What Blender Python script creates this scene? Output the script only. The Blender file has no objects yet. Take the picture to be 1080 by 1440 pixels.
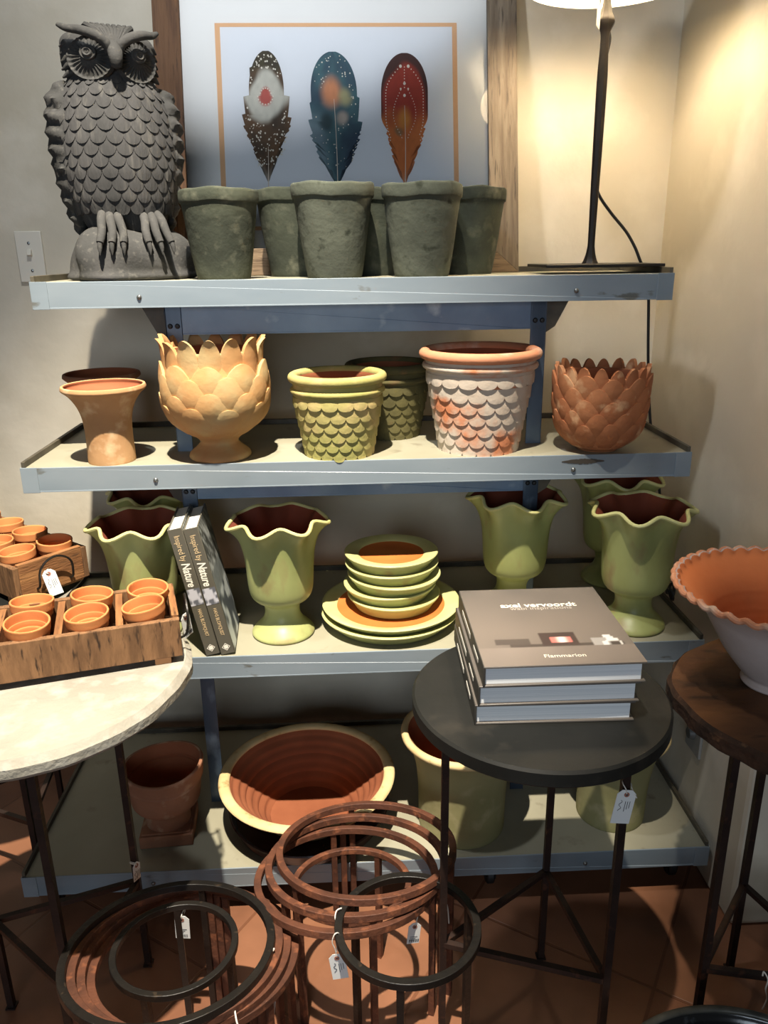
import bpy, bmesh, math, random
from mathutils import Vector, Matrix
random.seed(7)
PI = math.pi
scn = bpy.context.scene
COL = scn.collection
R = math.radians

# heights of the four shelf decks above the floor
S1, S2, S3, S4 = 1.33, 0.9906, 0.6058, 0.1223

# ------------------------------------------------------------------ helpers
def srgb(r, g, b):
    f = lambda c: (c/255/12.92) if c/255 <= .04045 else ((c/255+.055)/1.055)**2.4
    return (f(r), f(g), f(b), 1.0)

class MB:
    """collects geometry for one mesh object"""
    def __init__(s):
        s.v, s.f, s.m, s.mi = [], [], [], 0
    def add(s, vs, fs):
        o = len(s.v); s.v += [tuple(v) for v in vs]
        for f in fs:
            s.f.append(tuple(i+o for i in f)); s.m.append(s.mi)
    def box(s, x0, x1, y0, y1, z0, z1, M=None):
        vs = [Vector((x, y, z)) for z in (z0, z1) for y in (y0, y1) for x in (x0, x1)]
        if M: vs = [M @ v for v in vs]
        s.add(vs, [(0,2,3,1),(4,5,7,6),(0,1,5,4),(2,6,7,3),(0,4,6,2),(1,3,7,5)])
    def prism(s, poly, a, b, axis='y'):
        """2-D outline extruded from a to b along an axis"""
        def P(u, w, t): return (u, t, w) if axis == 'y' else ((t, u, w) if axis == 'x' else (u, w, t))
        n = len(poly)
        vs = [P(u, w, a) for u, w in poly] + [P(u, w, b) for u, w in poly]
        s.add(vs, [tuple(range(n)), tuple(range(2*n-1, n-1, -1))] + [(i, i+n, (i+1) % n+n, (i+1) % n) for i in range(n)])
    def lathe(s, prof, n=48, mod=None, cx=0, cy=0, mats=None, ey=1.0):
        base = len(s.v); k = len(prof)
        for j, (r, z) in enumerate(prof):
            for i in range(n):
                t = 2*PI*i/n
                rr, zz = (r, z) if mod is None else mod(r, z, t, j)
                s.v.append((cx+rr*math.cos(t), cy+rr*math.sin(t)*ey, zz))
        for j in range(k-1):
            for i in range(n):
                a = base+j*n+i; b = base+j*n+(i+1) % n
                s.f.append((a, b, b+n, a+n)); s.m.append(mats[j] if mats else s.mi)
    def tube(s, pts, rad, n=8, closed=False, flat=None):
        pts = [Vector(p) for p in pts]; m = len(pts)
        rads = rad if isinstance(rad, (list, tuple)) else [rad]*m
        up = None; rings = []
        for i, p in enumerate(pts):
            if closed: d = (pts[(i+1) % m]-pts[i-1])
            else: d = pts[min(i+1, m-1)]-pts[max(i-1, 0)]
            d.normalize()
            if up is None:
                up = Vector((0, 0, 1)) if abs(d.z) < .9 else Vector((1, 0, 0))
            x = up.cross(d); x.normalize(); y = d.cross(x); up = y
            ring = []
            for k in range(n):
                a = 2*PI*(k+.5)/n
                u, w = math.cos(a), math.sin(a)
                if flat: u *= flat[0]; w *= flat[1]
                ring.append(p+x*u*rads[i]+y*w*rads[i])
            rings.append(ring)
        fs = []
        for i in range(m if closed else m-1):
            for k in range(n):
                a = i*n+k; b = i*n+(k+1) % n; c = ((i+1) % m)*n
                fs.append((a, b, c+(k+1) % n, c+k))
        if not closed:
            fs += [tuple(range(n-1, -1, -1)), tuple(range((m-1)*n, m*n))]
        s.add([v for r_ in rings for v in r_], fs)
    def grid(s, F, nu, nv, closed_u=False):
        vs = [F(i/nu, j/nv) for j in range(nv+1) for i in range(nu+1)]
        s.add(vs, [(j*(nu+1)+i, j*(nu+1)+i+1, (j+1)*(nu+1)+i+1, (j+1)*(nu+1)+i) for j in range(nv) for i in range(nu)])
    def patch(s, P, rat, th0, z0, hw, h, shape, up, lift0, lift1, bulge, th=.004, nu=6, nv=7, curl=0):
        """a closed scale or petal lying on the surface P(theta, z, offset)"""
        def F(off2):
            def G(u, v):
                v = 1-(1-v)**1.9; sx = 2*u-1; w = max(shape(v), .03)*hw; z = z0+up*h*v
                off = lift0+(lift1-lift0)*v**1.3+bulge*(1-sx*sx)*math.sin(PI*min(1, .15+v*.85))+curl*max(0, v-.7)**2+off2
                return P(th0+sx*w/rat(z), z, off)
            return G
        b0 = len(s.v); s.grid(F(0), nu, nv); b1 = len(s.v); s.grid(F(-th), nu, nv)
        W = nu+1
        per = [i for i in range(W)]+[j*W+nu for j in range(1, nv+1)]+[nv*W+i for i in range(nu-1, -1, -1)]+[j*W for j in range(nv-1, 0, -1)]
        for q in range(len(per)):
            a, b = per[q], per[(q+1) % len(per)]
            s.f.append((b0+a, b1+a, b1+b, b0+b)); s.m.append(s.mi)
    def build(s, name, mats, parent=None, loc=(0,0,0), rot=(0,0,0), smooth=40, bevel=0, M=None):
        me = bpy.data.meshes.new(name); me.from_pydata(s.v, [], s.f)
        if not isinstance(mats, (list, tuple)): mats = [mats]
        for m in mats: me.materials.append(m)
        for p, mi in zip(me.polygons, s.m): p.material_index = mi
        bm = bmesh.new(); bm.from_mesh(me)
        bmesh.ops.remove_doubles(bm, verts=bm.verts, dist=1e-6)
        bmesh.ops.recalc_face_normals(bm, faces=bm.faces); bm.to_mesh(me); bm.free()
        if smooth:
            for p in me.polygons: p.use_smooth = True
            me.set_sharp_from_angle(angle=R(smooth))
        o = bpy.data.objects.new(name, me); COL.objects.link(o)
        if parent: o.parent = parent
        if M is not None: o.matrix_basis = M
        else: o.location = loc; o.rotation_euler = rot
        if bevel:
            b = o.modifiers.new('edge', 'BEVEL'); b.width = bevel; b.segments = 2; b.limit_method = 'ANGLE'; b.angle_limit = R(40)
        return o

def tag(o, label, cat, group=None):
    o['label'] = label; o['category'] = cat
    if group: o['group'] = group
    return o
def thing(name, label, cat, loc=(0,0,0), rz=0, group=None):
    o = bpy.data.objects.new(name, None); COL.objects.link(o); o.empty_display_size = .05
    o.location = loc; o.rotation_euler = (0, 0, rz)
    return tag(o, label, cat, group)
def struct(o):
    o['kind'] = 'structure'; return o
def dup(root, loc, rot=(0,0,0), scale=1, label=None):
    r = root.copy(); COL.objects.link(r); r.location = loc; r.rotation_euler = rot; r.scale = (scale,)*3
    if label: r['label'] = label
    for ch in list(root.children):
        c = ch.copy(); COL.objects.link(c); c.parent = r
        for g in list(ch.children):
            d = g.copy(); COL.objects.link(d); d.parent = c
    return r
def spline(pts, n=6):
    """Catmull-Rom through 2-D or 3-D points"""
    out = []; m = len(pts)
    for i in range(m-1):
        p0, p1, p2, p3 = pts[max(i-1, 0)], pts[i], pts[i+1], pts[min(i+2, m-1)]
        for k in range(n):
            t = k/n
            out.append(tuple(.5*((2*b)+(-a+c)*t+(2*a-5*b+4*c-d)*t*t+(-a+3*b-3*c+d)*t**3) for a, b, c, d in zip(p0, p1, p2, p3)))
    out.append(tuple(pts[-1])); return out
def vessel(outer, th, floor, n=5):
    """closed wall profile: centre of the base, outside, rim, inside, inner centre; also material slots"""
    o = spline(outer, n); o = [(max(r, .0005), z) for r, z in o]
    rim = o[-1]
    top = [(rim[0]-th*.15, rim[1]+th*.35), (rim[0]-th*.5, rim[1]+th*.5), (rim[0]-th*.85, rim[1]+th*.35)]
    inn = [(max(r-th, .002), z) for r, z in reversed(o) if z > floor]
    prof = [(.0005, 0)]+o+top+inn+[(max(inn[-1][0]*.6, .001), floor), (.0005, floor)]
    k = 1+len(o)+2
    mats = [0 if j < k else 1 for j in range(len(prof)-1)]
    return prof, mats
def hsh(*a):
    x = math.sin(sum(v*k for v, k in zip(a, (12.9898, 78.233, 37.719))))*43758.5453; return x-math.floor(x)
def rot_m(loc, rx=0, ry=0, rz=0):
    return Matrix.Translation(loc) @ Matrix.Rotation(rz, 4, 'Z') @ Matrix.Rotation(ry, 4, 'Y') @ Matrix.Rotation(rx, 4, 'X')
def lettering(name, text, size, mat, parent, M, align='CENTER', shear=0, bold=0, space=1, fit=None):
    cu = bpy.data.curves.new(name, 'FONT'); cu.body = text; cu.size = size; cu.align_x = align; cu.align_y = 'CENTER'
    cu.extrude = .00015; cu.shear = shear; cu.offset = bold; cu.space_character = space; cu.resolution_u = 3
    t = bpy.data.objects.new(name, cu); COL.objects.link(t)
    bpy.context.view_layer.update()
    me = bpy.data.meshes.new_from_object(t.evaluated_get(bpy.context.evaluated_depsgraph_get()))
    bpy.data.objects.remove(t); bpy.data.curves.remove(cu)
    if fit:
        xs = [v.co.x for v in me.vertices]; k = fit/(max(xs)-min(xs)); me.transform(Matrix.Diagonal((k, 1, 1, 1)))
    me.name = name
    me.materials.clear(); me.materials.append(mat)
    o = bpy.data.objects.new(name, me); COL.objects.link(o); o.parent = parent; o.matrix_basis = M
    return o

# ------------------------------------------------------------------ materials
def _new(name, rough, metal=0, spec=.5):
    m = bpy.data.materials.new(name); m.use_nodes = True
    nt = m.node_tree; b = nt.nodes['Principled BSDF']
    b.inputs['Roughness'].default_value = rough; b.inputs['Metallic'].default_value = metal
    b.inputs['Specular IOR Level'].default_value = spec
    return m, nt, b
def plain(name, c, rough=.6, metal=0, spec=.5):
    m, nt, b = _new(name, rough, metal, spec); b.inputs['Base Color'].default_value = c; return m
def mottled(name, c1, c2, scale=8, rough=.75, c3=None, scale3=40, lo3=.58, hi3=.66, bump=.15, bscale=60, stretch=(1,1,1), lo=.35, hi=.65, metal=0, spec=.3, bdist=.004, detail=5):
    m, nt, b = _new(name, rough, metal, spec); N = nt.nodes; L = nt.links
    tc = N.new('ShaderNodeTexCoord'); mp = N.new('ShaderNodeMapping'); mp.inputs['Scale'].default_value = stretch
    oi = N.new('ShaderNodeObjectInfo'); vm = N.new('ShaderNodeVectorMath'); vm.operation = 'MULTIPLY_ADD'
    vm.inputs[1].default_value = (7.3, 3.1, 5.7)
    L.new(oi.outputs['Random'], vm.inputs[0]); L.new(tc.outputs['Object'], vm.inputs[2])
    L.new(vm.outputs[0], mp.inputs[0])
    def noise(sc, lo, hi, det=5):
        n = N.new('ShaderNodeTexNoise'); n.inputs['Scale'].default_value = sc; n.inputs['Detail'].default_value = det
        L.new(mp.outputs[0], n.inputs['Vector'])
        r = N.new('ShaderNodeMapRange'); r.inputs[1].default_value = lo; r.inputs[2].default_value = hi
        L.new(n.outputs['Fac'], r.inputs[0]); return n, r
    n1, r1 = noise(scale, lo, hi, detail)
    mx = N.new('ShaderNodeMix'); mx.data_type = 'RGBA'; mx.inputs[6].default_value = c1; mx.inputs[7].default_value = c2
    L.new(r1.outputs[0], mx.inputs[0]); out = mx.outputs[2]
    if c3:
        n3, r3 = noise(scale3, lo3, hi3)
        m3 = N.new('ShaderNodeMix'); m3.data_type = 'RGBA'; m3.inputs[7].default_value = c3
        L.new(out, m3.inputs[6]); L.new(r3.outputs[0], m3.inputs[0]); out = m3.outputs[2]
    L.new(out, b.inputs['Base Color'])
    if bump:
        nb = N.new('ShaderNodeTexNoise'); nb.inputs['Scale'].default_value = bscale; nb.inputs['Detail'].default_value = 6
        L.new(mp.outputs[0], nb.inputs['Vector'])
        bp = N.new('ShaderNodeBump'); bp.inputs['Strength'].default_value = bump; bp.inputs['Distance'].default_value = bdist
        L.new(nb.outputs['Fac'], bp.inputs['Height']); L.new(bp.outputs[0], b.inputs['Normal'])
    return m

M_wall = mottled('plaster_wall', srgb(206,198,180), srgb(193,183,161), 1.6, .9, srgb(214,206,188), 6, .5, .7, bump=.35, bscale=5, bdist=.02)
M_steel = mottled('painted_steel', srgb(134,144,150), srgb(116,128,136), 7, .34, srgb(98,99,94), 34, .66, .72, bump=.05, bscale=25, stretch=(.4,1,1), spec=.5)
M_deck = mottled('deck_paint', srgb(156,152,132), srgb(144,140,120), 5, .5, srgb(128,122,104), 22, .64, .76, bump=.05, spec=.4)
M_lip = mottled('lip_steel', srgb(92,86,72), srgb(60,56,48), 14, .5, bump=.1)
M_post = mottled('post_steel', srgb(84,100,116), srgb(50,60,74), 6, .35, srgb(128,146,160), 18, .6, .75, bump=.05, stretch=(1,1,.5), spec=.6, metal=.3)
M_beam = mottled('beam_steel_sheen', srgb(124,146,168), srgb(96,118,142), 7, .35, srgb(168,182,192), 16, .6, .75, bump=.05, spec=.6)  # paler than the posts: blue daylight sheen is mixed into the colour
M_bolt = plain('bolt_metal', srgb(130,132,130), .3, .8)
M_black = plain('black_rubber', srgb(22,21,20), .55)
M_iron_black = mottled('black_iron', srgb(30,26,22), srgb(20,18,16), 30, .42, srgb(54,44,34), 60, .64, .7, bump=.2, bscale=120, metal=.2, spec=.5)
M_iron_rust = mottled('rusty_iron', srgb(100,62,45), srgb(74,47,36), 22, .6, srgb(126,78,54), 50, .56, .68, bump=.3, bscale=140, metal=.15)
M_iron_brown = mottled('brown_iron', srgb(52,38,32), srgb(38,29,26), 20, .5, srgb(74,48,36), 50, .6, .7, bump=.2, bscale=120, metal=.3)
M_terra = mottled('terracotta', srgb(196,124,78), srgb(180,104,62), 7, .85, srgb(208,150,108), 14, .55, .75, bump=.15, bscale=90)
M_terra_in = mottled('terracotta_inside', srgb(150,90,60), srgb(130,74,48), 8, .88, bump=.15, bscale=60)
M_terra_small = mottled('bright_terracotta', srgb(206,136,82), srgb(196,124,72), 9, .8, bump=.08, bscale=120)
M_terra_tan = mottled('buff_clay', srgb(192,152,108), srgb(174,132,90), 10, .88, srgb(206,176,136), 26, .55, .72, bump=.2, bscale=80)
M_terra_old = mottled('weathered_terracotta', srgb(150,106,80), srgb(128,86,64), 8, .9, srgb(176,148,120), 18, .56, .72, bump=.25, bscale=70)
M_urn_gold = mottled('ochre_clay', srgb(190,150,98), srgb(178,130,84), 9, .85, srgb(184,158,112), 16, .48, .68, bump=.25, bscale=70)
M_urn_red = mottled('red_clay', srgb(170,112,74), srgb(150,92,58), 12, .85, srgb(196,152,112), 30, .56, .7, bump=.3, bscale=80)
M_scale_green = mottled('olive_buff_glaze', srgb(170,158,100), srgb(150,146,84), 9, .8, srgb(190,168,116), 22, .5, .72, bump=.3, bscale=80)
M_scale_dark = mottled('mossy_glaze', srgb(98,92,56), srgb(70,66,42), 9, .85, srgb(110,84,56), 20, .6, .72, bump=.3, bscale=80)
M_scale_white = mottled('limewashed_terracotta', srgb(198,186,170), srgb(190,174,156), 10, .9, srgb(196,126,88), 9, .52, .62, bump=.3, bscale=80)
M_scale_rim = mottled('limewashed_rim', srgb(202,142,108), srgb(188,124,90), 7, .88, srgb(206,184,164), 12, .56, .72, bump=.2, bscale=80)
M_lime = mottled('lime_glaze', srgb(166,170,112), srgb(146,152,94), 9, .42, srgb(146,130,88), 17, .58, .74, bump=.12, bscale=40, stretch=(1,1,.5), spec=.45)
M_lime_in = mottled('vase_inside', srgb(132,66,44), srgb(108,54,38), 7, .8, bump=.1)
M_lime_rim = mottled('pale_lime_glaze', srgb(198,196,136), srgb(184,180,118), 14, .45, bump=.1, spec=.45)
M_plate_in = mottled('plate_well', srgb(206,118,58), srgb(190,100,46), 10, .6, bump=.05)
M_pot_grey = mottled('grey_green_pot', srgb(68,72,59), srgb(53,57,47), 10, .92, srgb(90,91,76), 34, .56, .74, bump=.5, bscale=50, lo=.4, hi=.6)
M_pot_grey2 = mottled('grey_green_pot_light', srgb(84,88,76), srgb(66,70,60), 12, .92, srgb(46,50,40), 44, .58, .7, bump=.5, bscale=50)
M_cement = mottled('dark_cement', srgb(72,71,69), srgb(59,59,57), 14, .92, srgb(88,86,81), 90, .56, .72, bump=.5, bscale=140, bdist=.002)
M_feather = mottled('carved_cement', srgb(70,69,68), srgb(56,56,55), 14, .92, srgb(86,84,80), 90, .56, .72, bump=.9, bscale=170, stretch=(1,1,.12), bdist=.003)
M_big_green = mottled('moss_buff_pot', srgb(150,144,104), srgb(128,126,84), 6, .85, srgb(166,158,122), 16, .56, .75, bump=.2, bscale=50)
M_cream_rim = mottled('cream_rim', srgb(206,186,138), srgb(192,168,118), 20, .8, srgb(168,136,88), 40, .6, .7, bump=.2)
M_bowl_out = mottled('buff_bowl', srgb(190,166,124), srgb(174,148,104), 7, .85, bump=.15)
M_white_clay = mottled('whitewashed_clay', srgb(190,176,170), srgb(176,158,150), 6, .9, srgb(176,134,112), 16, .6, .75, bump=.25, bscale=60)
M_orange_clay = mottled('orange_clay', srgb(208,126,76), srgb(194,110,62), 6, .85, bump=.12)
M_saucer = mottled('dark_glazed_saucer', srgb(74,42,32), srgb(54,34,28), 8, .25, bump=.05, spec=.6)
M_white_top = mottled('white_plaster_top', srgb(150,146,134), srgb(138,133,121), 7, .85, srgb(160,157,147), 30, .5, .7, bump=.5, bscale=110, bdist=.004)
M_zinc = mottled('dark_zinc', srgb(33,33,31), srgb(24,25,23), 7, .55, srgb(44,42,38), 18, .56, .72, bump=.15, bscale=30, spec=.25)
M_pages = mottled('page_edges', srgb(240,242,242), srgb(216,220,222), 1, .8, bump=.2, bscale=1, stretch=(2,2,700), bdist=.002, lo=.3, hi=.7)
M_cover = None
M_spine = plain('grey_olive_spine', srgb(88,84,72), .5)
M_cream_txt = plain('cream_ink', srgb(236,230,214), .6)
M_gold_txt = plain('sand_ink', srgb(206,180,138), .6)
M_white_paper = plain('white_paper', srgb(222,224,222), .7)
M_ink = plain('dark_ink', srgb(52,52,58), .7)
M_eyelet = plain('brown_eyelet', srgb(156,104,86), .7)
M_string = plain('white_string', srgb(220,214,202), .85)
M_mat = plain('mat_board', srgb(236,236,232), .85)
M_peach = plain('peach_border', srgb(226,178,132), .8)
M_bulb = None
M_shade_out = plain('shade_fabric', srgb(228,214,186), .85)
M_switch = plain('ivory_plastic', srgb(214,208,192), .45)

def wood_mat(name, c1, c2, c3, axis=(1,9,9), scale=9, rough=.75, bump=.4):
    return mottled(name, c1, c2, scale, rough, c3, scale*2.2, .58, .7, bump=bump, bscale=scale*4, stretch=axis, lo=.38, hi=.62)
M_crate_x = wood_mat('crate_wood', srgb(140,98,60), srgb(112,76,46), srgb(74,50,32), (1,8,1.2), 11)
M_crate_y = wood_mat('crate_wood_end', srgb(150,106,66), srgb(122,82,50), srgb(80,54,34), (8,1,8), 9)
M_crate_v = wood_mat('crate_weathered', srgb(132,97,66), srgb(104,75,50), srgb(56,40,27), (5,5,.9), 14)
M_barn_v = wood_mat('barn_wood_upright', srgb(118,106,90), srgb(94,82,68), srgb(70,60,50), (9,9,.8), 9)
M_barn_v2 = wood_mat('barn_wood_brown', srgb(112,82,58), srgb(92,66,48), srgb(62,46,36), (9,9,.8), 9)
M_barn_h = wood_mat('barn_wood_rail', srgb(132,112,88), srgb(104,86,66), srgb(78,64,50), (.8,9,9), 9)
M_slab = wood_mat('slab_wood', srgb(104,68,40), srgb(78,50,30), srgb(52,34,22), (1,2.4,2), 7, .55)
M_bark = mottled('bark_edge', srgb(66,44,30), srgb(40,28,20), 25, .9, srgb(104,74,50), 40, .6, .7, bump=.8, bscale=60, bdist=.008)

def floor_mat():
    m, nt, b = _new('terracotta_floor_tiles', .42, 0, .4); N = nt.nodes; L = nt.links
    tc = N.new('ShaderNodeTexCoord'); mp = N.new('ShaderNodeMapping'); mp.inputs['Rotation'].default_value = (0, 0, R(33)); mp.inputs['Location'].default_value = (.12, .05, 0)
    L.new(tc.outputs['Object'], mp.inputs[0])
    br = N.new('ShaderNodeTexBrick'); br.offset = 0; br.inputs['Scale'].default_value = 1
    br.inputs['Brick Width'].default_value = .40; br.inputs['Row Height'].default_value = .40
    br.inputs['Mortar Size'].default_value = .004; br.inputs['Mortar Smooth'].default_value = .4
    br.inputs['Color1'].default_value = srgb(134,91,66); br.inputs['Color2'].default_value = srgb(121,80,58); br.inputs['Mortar'].default_value = srgb(112,72,50)
    L.new(mp.outputs[0], br.inputs['Vector'])
    n = N.new('ShaderNodeTexNoise'); n.inputs['Scale'].default_value = 5; n.inputs['Detail'].default_value = 7
    L.new(tc.outputs['Object'], n.inputs['Vector'])
    r = N.new('ShaderNodeMapRange'); r.inputs[1].default_value = .3; r.inputs[2].default_value = .7; r.inputs[3].default_value = .72; r.inputs[4].default_value = 1.2
    L.new(n.outputs['Fac'], r.inputs[0])
    mx = N.new('ShaderNodeMix'); mx.data_type = 'RGBA'; mx.blend_type = 'MULTIPLY'; mx.inputs[0].default_value = 1
    L.new(br.outputs['Color'], mx.inputs[6]); L.new(r.outputs[0], mx.inputs[7]); L.new(mx.outputs[2], b.inputs['Base Color'])
    bp = N.new('ShaderNodeBump'); bp.inputs['Strength'].default_value = .35; bp.inputs['Distance'].default_value = .004; bp.invert = True
    L.new(br.outputs['Fac'], bp.inputs['Height'])
    b2 = N.new('ShaderNodeBump'); b2.inputs['Strength'].default_value = .2; b2.inputs['Distance'].default_value = .01
    L.new(n.outputs['Fac'], b2.inputs['Height']); L.new(bp.outputs[0], b2.inputs['Normal']); L.new(b2.outputs[0], b.inputs['Normal'])
    return m
def vcol_mat(name, rough=.8):
    m, nt, b = _new(name, rough); a = nt.nodes.new('ShaderNodeAttribute'); a.attribute_name = 'paint'
    nt.links.new(a.outputs['Color'], b.inputs['Base Color']); return m
M_paint = vcol_mat('watercolour_paint')
M_print = vcol_mat('printed_cover', .45)
def glass_mat():
    m = bpy.data.materials.new('picture_glass'); m.use_nodes = True; nt = m.node_tree; N = nt.nodes; N.clear()
    o = N.new('ShaderNodeOutputMaterial'); t = N.new('ShaderNodeBsdfTransparent'); g = N.new('ShaderNodeBsdfGlossy'); g.inputs['Roughness'].default_value = .02
    mx = N.new('ShaderNodeMixShader'); f = N.new('ShaderNodeFresnel'); f.inputs['IOR'].default_value = 1.5
    nt.links.new(f.outputs[0], mx.inputs[0]); nt.links.new(t.outputs[0], mx.inputs[1]); nt.links.new(g.outputs[0], mx.inputs[2]); nt.links.new(mx.outputs[0], o.inputs[0])
    return m
M_glass = glass_mat()
def emit_mat(name, c, s):
    m, nt, b = _new(name, .5); b.inputs['Base Color'].default_value = c; b.inputs['Emission Color'].default_value = c; b.inputs['Emission Strength'].default_value = s; return m
M_bulb = emit_mat('lamp_bulb', (1, .82, .59, 1), 225)
M_enamel = mottled('black_enamel', srgb(26,28,30), srgb(18,19,21), 6, .18, srgb(44,48,52), 40, .62, .7, bump=.05, spec=.7)
M_enamel_rim = mottled('worn_enamel_rim', srgb(96,94,86), srgb(60,60,56), 20, .4, bump=.1, metal=.3)
M_bronze = mottled('lamp_bronze', srgb(34,29,25), srgb(26,23,21), 12, .5, bump=.1, bscale=60, metal=.15)

# ------------------------------------------------------------------ the room
WB, WX, WY = .45, .757, -.275      # back wall plane, right wall plane, end of the right wall
b = MB(); b.box(-3, 3, -5, .6, -.06, 0); struct(b.build('floor', floor_mat(), smooth=0))
b = MB(); b.box(-3, WX+.15, WB, WB+.15, 0, 2.9); struct(b.build('wall_back', M_wall, smooth=0))
b = MB(); b.box(WX, WX+1.6, WY, WB+.15, 0, 2.9)
struct(b.build('wall_right', M_wall, smooth=0, bevel=.012))
b = MB(); b.box(-1.10, -.945, WB-.022, WB, 0, 2.05); b.box(-1.10, -.957, WB-.03, WB-.02, 0, 2.05)
struct(b.build('trim_1', plain('casing_paint', srgb(214,206,188), .5), smooth=0, bevel=.003))

# light switch on the back wall
sw = thing('light_switch', 'ivory toggle switch plate on the wall left of the owl', 'light switch', (-.767, WB, S1+.045))
b = MB(); b.box(-.031, .031, -.006, 0, -.058, .058); b.build('plate', M_switch, sw, bevel=.002)
b = MB(); b.box(-.005, .005, -.016, -.006, -.001, .013, Matrix.Rotation(R(-18), 4, 'X')); b.build('toggle', M_switch, sw, bevel=.001)
for z in (.031, -.031):
    b = MB(); b.lathe([(.0004,.0016),(.003,.0012),(.0036,0)], 12); b.build('screw', M_bolt, sw, loc=(0,-.006,z), rot=(R(90),0,0))

# outlet on the right wall under the third shelf
ol = thing('wall_outlet', 'pale grey outlet plate on the right wall below the third shelf', 'outlet', (WX, -.03, .325))
b = MB(); b.box(-.007, 0, -.036, .036, -.058, .058); b.build('plate', plain('grey_plastic', srgb(150,150,146), .5), ol, bevel=.002)
b = MB(); b.lathe([(.0004,.012),(.012,.011),(.015,.004),(.016,0)], 20); b.build('socket_cover', plain('dark_grey_plastic', srgb(92,92,90), .5), ol, loc=(-.007,.004,-.012), rot=(0,R(-90),0))

# ------------------------------------------------------------------ shelving unit
unit = thing('shelving_unit', 'grey steel four-tier stepped display shelving on casters against the wall', 'shelving', (0, 0, 0))
H = .049
tiers = [(S1, -.61, .61, 0, .305), (S2, -.654, .654, -.066, .305), (S3, -.697, .697, -.1275, .318), (S4, -.744, .744, -.176, .3525)]
bolts = [(-.412, .422), (-.401, .419), (-.45, .44), (-.47, .47)]
for ti, (z, x0, x1, y0, y1) in enumerate(tiers):
    b = MB(); b.box(x0+.004, x1-.004, y0+.003, y1-.004, z-.006, z-.0008); b.build('shelf_deck', M_deck, unit, smooth=0)
    b = MB(); b.box(x0, x1, y0, y0+.003, z-H, z); b.box(x0, x1, y0, y0+.02, z-H, z-H+.003)
    ed = b.build('shelf_front', M_steel, unit, smooth=0, bevel=.0012)
    b = MB()
    b.box(x0, x0+.003, y0, y1, z-H, z+.001); b.box(x1-.003, x1, y0, y1, z-H, z+.001); b.box(x0, x1, y1-.003, y1, z-H, z+.001)
    b.box(x0, x0+.007, y0+.003, y1, z-.001, z+.011); b.box(x1-.007, x1, y0+.003, y1, z-.001, z+.011); b.box(x0, x1, y1-.007, y1, z-.001, z+.011)
    b.build('shelf_rim', M_lip, unit, smooth=0, bevel=.001)
    for sx in (-1, 1):
        xe = x0 if sx < 0 else x1
        b = MB(); b.box(min(xe, xe-sx*.03), max(xe, xe-sx*.03), y0-.0016, y0+.001, z-H-.001, z+.0006)
        b.box(xe-.0016 if sx < 0 else xe-.0005, xe+.0005 if sx < 0 else xe+.0016, y0-.0016, y0+.03, z-H-.001, z+.0006)
        b.build('corner_cap', M_steel, ed, smooth=0, bevel=.0006)
    for xb in bolts[ti]:
        b = MB(); b.lathe([(.0004,.0035),(.003,.003),(.0045,.0012),(.005,0)], 14)
        b.build('bolt', M_bolt, ed, loc=(xb, y0-.0002, z-.03), rot=(R(90),0,0))
q = MB(); n = 26
up_ = [(.395+.085*k/n, S2-.0125+.0035*math.sin(PI*k/n)*(1+.5*hsh(k,1))) for k in range(n+1)]; lo_ = [(.395+.085*k/n, S2-.0145-.0045*math.sin(PI*k/n)*(.6+.6*hsh(k,2))) for k in range(n, -1, -1)]
q.prism(up_+lo_, -.0662, -.0655); q.build('paint_scuff', plain('bare_metal', srgb(64,58,50), .5), [o for o in unit.children if o.name.startswith('shelf_front')][1], smooth=0)
PY = .045
for sx in (-1, 1):
    xa = -.378 if sx < 0 else .346
    b = MB(); b.box(xa, xa+.032, PY, PY+.003, S4, S1-.006); b.box(xa if sx < 0 else xa+.029, xa+.003 if sx < 0 else xa+.032, PY, PY+.034, S4, S1-.006)
    po = b.build('post', M_post, unit, smooth=0, bevel=.001)
    for zb in (S1-.088, S2-.088, S3-.088):
        for dx in (.009, .023):
            q = MB(); q.lathe([(.0004,.004),(.0035,.0035),(.005,.001),(.0052,0)], 12); q.build('bolt', M_black, po, loc=(xa+dx, PY, zb), rot=(R(90),0,0))
    for (z, x0, x1, y0, y1) in tiers[:3]:
        xo = -.378 if sx < 0 else .378
        b = MB(); b.prism([(xo, z-.049), (xo+sx*.044, z-.049), (xo+sx*.018, z-.100), (xo, z-.112)], PY+.001, PY+.005)
        b.build('gusset_plate', M_lip, unit, smooth=0)
for z in (S1, S2, S3):
    b = MB(); b.box(-.346, .346, PY+.001, PY+.004, z-.105, z-.049); b.box(-.346, .346, PY+.001, PY+.02, z-.105, z-.102)
    b.build('cross_beam', M_beam, unit, smooth=0, bevel=.001)
for cx, cy in ((-.70,-.12), (-.36,-.12), (.27,-.12), (.69,-.12), (-.70,.3), (.69,.3)):
    b = MB(); b.box(cx-.014, cx+.014, cy-.014, cy+.014, .062, S4-H); b.box(cx-.013, cx-.010, cy-.01, cy+.01, .018, .064); b.box(cx+.010, cx+.013, cy-.01, cy+.01, .018, .064)
    c = b.build('caster', M_iron_black, unit, smooth=0)
    w = MB(); w.lathe([(.003,-.009),(.021,-.009),(.024,-.006),(.024,.006),(.021,.009),(.003,.009)], 20); w.build('wheel', M_black, c, loc=(cx, cy+.004, .0245), rot=(0,R(90),0))

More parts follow.
